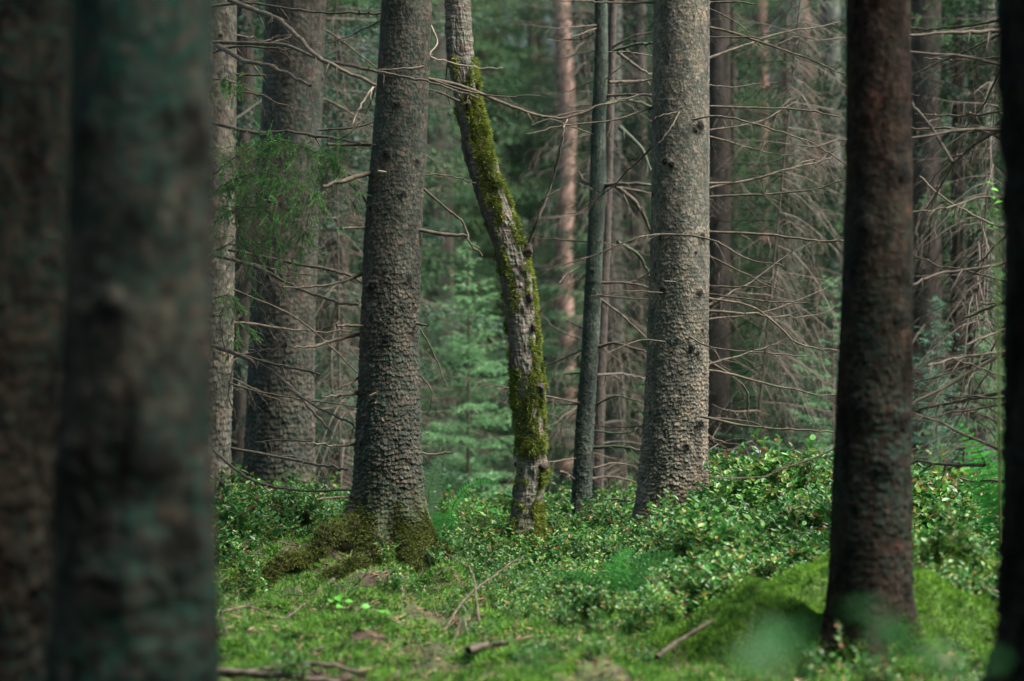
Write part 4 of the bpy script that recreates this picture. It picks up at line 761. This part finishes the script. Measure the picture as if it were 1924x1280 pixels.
def build_berries():
    rng = np.random.RandomState(8); var = [berry_variant(500 + i) for i in range(10)]
    N = 11000; y = rng.uniform(9.6, 20.5, N * 2); x = rng.uniform(-1, 1, N * 2) * (.2118 * y * 1.12 + .3); ok = rng.rand(len(x)) < bdens(x, y) * np.clip(y / 20.5, 0, 1) * 1.0
    x, y = x[ok][:N], y[ok][:N]
    hm = moundh(x, y) ; keep = (hm < .06) | ((np.abs(x - MC[0] - .45) < .3) & (np.abs(y - MC[1] + .25) < .3)) | (y > MC[1] + .35)
    x, y = x[keep], y[keep]
    for inf in (i5, i8, i6, i9, i4, i3, i7):
        r = inf['rr'][20] * 1.15; cx = inf['xs'][20]; k = (x - cx) ** 2 + (y - inf['D']) ** 2 > r * r; x, y = x[k], y[k]
    z = gh(x, y); zm = mound_z(x, y); z = np.maximum(z, np.where(moundh(x, y) > .01, zm, -9)); ms = MB(); ml = MB(); A = rng.uniform(0, 6.28, len(x)); S = scale_plant(x, y) * rng.uniform(.5, 1.15, len(x)) * (.55 + .9 * fbm(x * 2.6, y * 2.6, 0, 27, 3)) * np.where(rng.rand(len(x)) < .06, 1.3, 1); K = rng.randint(0, 10, len(x))
    for v in range(10):
        sv, sf, lv, nl = var[v]; k = K == v; n = k.sum()
        def inst(P):
            c, s = np.cos(A[k])[:, None] , np.sin(A[k])[:, None]; s_ = S[k][:, None]
            return np.stack([x[k][:, None] + s_ * (c * P[None, :, 0] - s * P[None, :, 1]), y[k][:, None] + s_ * (s * P[None, :, 0] + c * P[None, :, 1]), z[k][:, None] + s_ * P[None, :, 2]], -1).reshape(-1, 3)
        ms.add(inst(sv), (sf[None] + (np.arange(n) * len(sv))[:, None, None]).reshape(-1, 4), 1)
        o7 = (np.arange(nl * n) * 7)[:, None]; f3 = (np.array([[0, 3, 1], [0, 1, 5]])[None] + o7[:, :, None]).reshape(-1, 3); f4 = (np.array([[3, 4, 2, 1], [1, 2, 6, 5]])[None] + o7[:, :, None]).reshape(-1, 4)
        ms.add2(inst(lv), f3, f4, 0)
    o = ms.build('bilberry_cover', [M_berry, M_stem], None, False); tag(o, 'leafy bilberry bushes covering the forest floor', 'ground cover', kind='stuff'); print('berries', len(x))
build_berries()
def build_moss():
    rng = np.random.RandomState(9); N = 260000; y = 9.3 + 7.2 * rng.rand(N) ** 1.3; x = rng.uniform(-1, 1, N) * (.2118 * y * 1.1 + .2); a = fbm(x * 2.6, y * 2.6, 0, 61, 4)
    ok = (a > .47 + .08 * sm(14, 16, y) - .12 * rng.rand(N)) ; x, y = x[ok], y[ok]; z = gh(x, y); e = .01; nx = -(gh(x + e, y) - z) / e; ny = -(gh(x, y + e) - z) / e; Nn = np.stack([nx, ny, 1 + 0 * x], -1); Nn /= np.linalg.norm(Nn, axis=1, keepdims=True)
    L = (.012 + .055 * fbm(x * 9, y * 9, 0, 63, 3))[:, None]; mb = MB(); z = z + .03 * (fbm(x * 7, y * 7, 0, 64, 3) - .35)
    blades(mb, x, y, z - .008, Nn, L, .0038, rng, .55, .95, per=4); o = mb.build('moss_carpet', M_moss, None, False); tag(o, 'feathery green moss carpet on the forest floor', 'moss', kind='stuff')
    mb = MB(); N = 26000; y = rng.uniform(9.3, 17, N); x = rng.uniform(-1, 1, N) * (.2118 * y * 1.1 + .2); z = gh(x, y) + .012
    ang = rng.uniform(0, np.pi, N); l = rng.uniform(.01, .05, N) ; dx, dy = np.cos(ang) * l, np.sin(ang) * l; wd = rng.uniform(.002, .007, N); c = np.stack([x, y, z], -1); d = np.stack([dx, dy, rng.normal(0, .25, N) * l], -1); e = np.stack([-np.sin(ang) * wd, np.cos(ang) * wd, wd * .3], -1)
    mb.add(np.stack([c - d - e * .3, c - e, c + d, c + e], 1), np.arange(N * 4).reshape(-1, 4)); o = mb.build('leaf_litter', M_litter, None, False); tag(o, 'brown twigs and needles lying in the moss', 'litter', kind='stuff')
    mb = MB(); 
    for q in range(420):
        yy_ = rng.uniform(9.6, 16); xx_ = rng.uniform(-1, 1) * .2118 * yy_ * 1.1; a_ = rng.uniform(0, 6.28); l = rng.uniform(.04, .3); t = np.linspace(-.5, .5, 6)
        X_ = xx_ + t * l * math.cos(a_) + rng.normal(0, .006, 6); Y_ = yy_ + t * l * math.sin(a_) + rng.normal(0, .006, 6); mb.tube(np.stack([X_, Y_, gh(X_, Y_) + rng.uniform(.005, .05) + t * rng.normal(0, .1)], -1), np.linspace(1, .5, 6) * rng.uniform(.0015, .005), 4)
    o = mb.build('twig_litter', M_twig, None); tag(o, 'small dead twigs strewn over the moss', 'litter', kind='stuff')
    # low grass-like blades
    mb = MB(); N = 26000; y = rng.uniform(10, 20, N); x = rng.uniform(-1, 1, N) * (.2118 * y * 1.1 + .2); ok = fbm(x * 1.1, y * 1.1, 0, 71, 3) > .45; x, y = x[ok], y[ok]; z = gh(x, y)
    blades(mb, x, y, z, np.tile([0, 0, 1.], (len(x), 1)), np.full((len(x), 1), .08), .0018, rng, 1, .35, per=2); o = mb.build('grass', M_berry, None, False); tag(o, 'fine grass growing through the moss', 'grass', kind='stuff')
    # rough vegetation farther back
    mb = MB(); N = 60000; y = rng.uniform(19, 60, N); x = rng.uniform(-1, 1, N) * (.2118 * y * 1.15 + .5); z = gh(x, y)
    blades(mb, x, y, z, np.tile([0, 0, 1.], (len(x), 1)), np.full((len(x), 1), .16), .018, rng, 1, .7, per=3); o = mb.build('undergrowth', M_moss, None, False); tag(o, 'blurred low undergrowth on the slope behind', 'undergrowth', kind='stuff')
build_moss()

# ------------------------------------------------------------------ ferns, sticks, small plants
def fern(name, label, pts, D0, D1, np_=24, pl=.10, mat=None, seed=0, group=None, base=None, r=.003):
    rng = np.random.RandomState(seed); P = [at(a, b, D0 + (D1 - D0) * i / (len(pts) - 1)) for i, (a, b) in enumerate(pts)]; P = smooth_path(P, 8)
    g = float(gh(P[0][0], P[0][1])); 
    if P[0][2] > g: P = np.vstack([[P[0][0], P[0][1], g - .01], P])
    rt = root(name, (P[0][0], P[0][1], g), label, 'fern', group); return frond(rt, P, np_, pl, mat or M_fern, rng, r)
def frond(rt, P, np_, pl, mat, rng, r=.003, face=.7):
    mb = MB(); mb.tube(P, np.linspace(r, .0008, len(P)), 4, 1); k = len(P); d = np.diff(P, axis=0); cl = np.concatenate([[0], np.cumsum(np.linalg.norm(d, axis=1))]); cl /= cl[-1]
    side0 = np.cross(P[-1] - P[0], [0, 0, 1.]); side0 /= np.linalg.norm(side0) + 1e-9; fc = np.cross(P[-1] - P[0], [0, 1., 0]); fc /= np.linalg.norm(fc) + 1e-9; side0 = side0 * (1 - face) * np.sign(side0[1] + 1e-6) + fc * face + rng.normal(0, .08, 3); V = []
    for i in range(np_):
        t = .22 + .78 * i / np_; p = np.array([np.interp(t, cl, P[:, c]) for c in range(3)]); q = np.array([np.interp(min(t + .03, 1), cl, P[:, c]) for c in range(3)]); dd = q - p; dd /= np.linalg.norm(dd) + 1e-9
        sd = side0 - dd * np.dot(side0, dd); sd /= np.linalg.norm(sd); up = np.cross(dd, sd); L = pl * math.sin(min(1, (1 - t) * 1.25 + .08) * math.pi / 2) * (.55 + .45 * min(1, (t - .1) * 5))
        for sg in (-1, 1):
            v = sd * sg + dd * .45 + up * rng.uniform(-.1, .25); v /= np.linalg.norm(v); m = max(3, int(L / .0075))
            e2 = dd - v * np.dot(dd, v); e2 /= np.linalg.norm(e2)
            for s in range(m):
                u = (s + .5) / m; c = p + v * L * u + np.array([0, 0, -.15 * L]) * u * u; w_ = .019 * (1 - .75 * u) * max(pl, .08) / .1; hw = .0055 * max(pl, .09) / .1
                for s2 in (-1, 1): V.append([c - v * hw, c + v * hw, c + v * hw * .6 + e2 * s2 * w_])
    V = np.array(V); mb.add(V, np.arange(len(V) * 3).reshape(-1, 3), 0); mb.build('frond', [mat, M_stem], rt, False); return rt
fern('fern', 'bright green arching fern left of the birch foot', [(848, 985), (852, 950), (875, 920), (905, 906), (940, 909)], 15.5, 15.1, 26, .055, M_brightfern, seed=1)
fern('fern', 'pale fern frond upright against the mossy rooted spruce', [(800, 985), (806, 930), (818, 880), (828, 858)], 15.3, 15.2, 20, .11, M_palefern, seed=2)
f = fern('fern', 'deep green fern clump among bilberries in the centre', [(1150, 1180), (1130, 1120), (1090, 1085), (1040, 1075)], 12.8, 12.6, 18, .10, seed=3)
rg = np.random.RandomState(4)
for (pts) in ([(1150, 1180), (1180, 1100), (1220, 1055), (1270, 1040)], [(1150, 1180), (1120, 1150), (1080, 1140), (1040, 1150)], [(1150, 1180), (1190, 1140), (1230, 1130), (1275, 1140)], [(1150, 1180), (1150, 1090), (1165, 1050), (1190, 1030)]):
    frond(f, smooth_path([at(a, b, 12.8 - .1 * i) for i, (a, b) in enumerate(pts)], 8), 18, .10, M_fern, rg)
f = fern('fern', 'tall glossy fern before the trunk at right edge', [(1900, 1085), (1880, 930), (1840, 850), (1795, 790)], 14.4, 14.0, 17, .13, M_brightfern, seed=5)
for (pts) in ([(1900, 1085), (1890, 920), (1880, 860), (1885, 800)], [(1900, 1085), (1870, 960), (1840, 910), (1815, 890)], [(1900, 1085), (1860, 940), (1830, 870), (1815, 820)]): frond(f, smooth_path([at(a, b, 14.4 - .1 * i) for i, (a, b) in enumerate(pts)], 8), 15, .11, M_brightfern, rg)
fern('fern', 'small light fern low beside the mossy rooted spruce', [(800, 1010), (815, 985), (840, 975), (870, 985)], 15.2, 15.0, 20, .09, mat=M_brightfern, seed=7)
def stick(label, pts, D0, D1, w0, w1, side=4, sl=.15, seed=0, mat=None):
    P0 = at(pts[0][0], pts[0][1], D0); rt = root('fallen_stick', P0, label, 'stick'); o = px_branch(rt, pts, D0, D1, w0, w1, mat or M_twig, side, sl, seed, 1, name='stick'); return rt
stick('forked dead stick slanting up out of the bilberries in the centre', [(835, 1185), (870, 1130), (910, 1095), (950, 1065), (985, 1045)], 12.4, 13.2, 5, 2, 6, .2, 1)
stick('pale thin stick crossing the forked stick', [(905, 1190), (895, 1130), (890, 1085), (872, 1062), (835, 1040)], 12.4, 13.3, 4, 2, 4, .12, 2)
stick('short dark stick leaning beside the root on the left', [(585, 1125), (605, 1108), (630, 1088)], 13.2, 13.4, 8, 7, 1, .05, 3)
stick('long curved stick lying along the bottom edge', [(410, 1268), (480, 1262), (560, 1248), (640, 1253), (720, 1278)], 10.45, 10.35, 12, 6, 5, .15, 4, M_twig)
stick('straight brown stick at the bottom edge beside the large trunk', [(400, 1262), (450, 1264), (540, 1272), (640, 1283)], 10.35, 10.2, 16, 9, 1, .1, 5, M_twig)
stick('thick mossless stick lying in moss right of centre', [(880, 1222), (915, 1212), (955, 1208)], 10.9, 11.0, 14, 9, 2, .06, 6)
stick('stick lying at the left rim of the mossy rock', [(1235, 1235), (1275, 1205), (1330, 1172), (1345, 1160)], 10.9, 11.3, 9, 5, 3, .1, 7, M_twig)
stick('bare twig sticking out of the bilberries before the young spruce', [(1548, 945), (1530, 900), (1500, 860), (1480, 870)][::1], 15.3, 15.4, 4, 2, 5, .15, 8)
stick('bare branching twig above the bilberry mound', [(1545, 950), (1530, 880), (1512, 835)], 15.2, 15.3, 4, 2, 6, .12, 9, M_twig_dark)
stick('small twigs scattered on brown litter at left', [(415, 1150), (470, 1140), (520, 1160)], 12.0, 12.4, 5, 3, 5, .12, 10)
stick('reddish twig lying left of the bright leaves', [(470, 1180), (530, 1165), (575, 1135)], 11.9, 12.6, 5, 3, 4, .1, 11)
def leafy(name, label, cat, px, py, D, leaves, mat, seed, stems=1, size=.05, hz=None):
    """small broadleaf plant: thin stems from the ground carrying ovate leaves at the given picture spots"""
    rng = np.random.RandomState(seed); b = at(px, py, D); g = float(gh(b[0], D)); rt = root(name, (b[0], D, g), label, cat); mb = MB(); V3 = MB()
    for (lx, ly, s, dD) in leaves:
        c = at(lx, ly, D + dD); mid = np.array([b[0] * .6 + c[0] * .4, D + dD * .3, g + (c[2] - g) * .7]); P = smooth_path([[b[0], D, g - .01], mid, c], 6); mb.tube(P, np.linspace(.0022, .001, len(P)), 4)
        d = np.array([rng.normal(0, .5) + np.sign(lx - px) * .6, rng.normal(-.3, .5), rng.uniform(-.25, .25)]); d /= np.linalg.norm(d); u = np.array([0, -.45, 1.]) + rng.normal(0, .25, 3); u -= d * np.dot(d, u); u /= np.linalg.norm(u); e = np.cross(d, u)
        t = np.linspace(0, 1, 8); wdt = .36 * np.sin(np.pi * t ** .8) * s; rows = []
        for i in range(8): cc = c + d * s * (t[i] - .3) - u * s * .18 * (t[i] - .3) ** 2; rows.append([cc - e * wdt[i] + u * wdt[i] * .3, cc, cc + e * wdt[i] + u * wdt[i] * .3])
        rows = np.array(rows).reshape(-1, 3); f = []
        for i in range(7):
            for j in range(2): f.append([i * 3 + j, i * 3 + j + 1, i * 3 + 3 + j + 1, i * 3 + 3 + j])
        V3 = MB(); V3.add(rows, f); V3.build('leaf', mat, rt)
    mb.build('stem', M_stem, rt); return rt
leafy('leafy_seedling', 'seedling with luminous lime leaves below the mossy rooted spruce', 'plant', 640, 1175, 12.4, [(635, 1122, .06, 0), (640, 1140, .055, -.1), (622, 1128, .05, 0), (652, 1130, .045, .05)], M_leaf, 1)
leafy('leafy_seedling', 'flatter seedling with lime leaves right of the other one', 'plant', 705, 1190, 12.2, [(690, 1140, .05, 0), (715, 1148, .06, 0), (702, 1160, .045, -.1), (725, 1150, .045, .1), (692, 1155, .04, 0)], M_leaf, 2)
leafy('rowan_seedling', 'small plant with lobed green leaves at the foot of the birch', 'plant', 930, 1000, 15.7, [(925, 960, .09, 0), (945, 968, .08, 0), (905, 955, .07, .1), (915, 970, .06, -.1), (895, 968, .06, 0)], M_leaf, 3)
leafy('young_shrub', 'thin shrub with round light green leaves beside the right edge trunk', 'shrub', 1880, 1100, 12.8, [(1862, 345, .05, 0), (1872, 358, .045, 0), (1866, 372, .045, .1), (1880, 380, .05, 0), (1858, 425, .04, 0), (1870, 428, .035, 0), (1875, 395, .04, -.1)], M_leaf, 4)
rgl = np.random.RandomState(31)
def blob(cx, cy, n, r, s): return [(cx + rgl.normal(0, r), cy + rgl.normal(0, r * .8), s * rgl.uniform(.7, 1.2), rgl.uniform(-.25, .25)) for _ in range(n)]
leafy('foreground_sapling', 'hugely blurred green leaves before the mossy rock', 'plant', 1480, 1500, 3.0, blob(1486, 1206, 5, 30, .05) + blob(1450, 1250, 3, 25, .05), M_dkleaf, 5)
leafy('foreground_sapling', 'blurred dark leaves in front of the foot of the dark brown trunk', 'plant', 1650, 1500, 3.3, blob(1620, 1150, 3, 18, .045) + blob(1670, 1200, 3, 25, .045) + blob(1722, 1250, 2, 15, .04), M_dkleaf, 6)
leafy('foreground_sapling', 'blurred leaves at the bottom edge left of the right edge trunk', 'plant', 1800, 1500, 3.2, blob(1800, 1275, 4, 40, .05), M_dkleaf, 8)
leafy('foreground_sapling', 'faint blurred leaf tip at the bottom centre', 'plant', 1010, 1500, 3.4, blob(990, 1250, 3, 14, .03), M_dkleaf, 7)
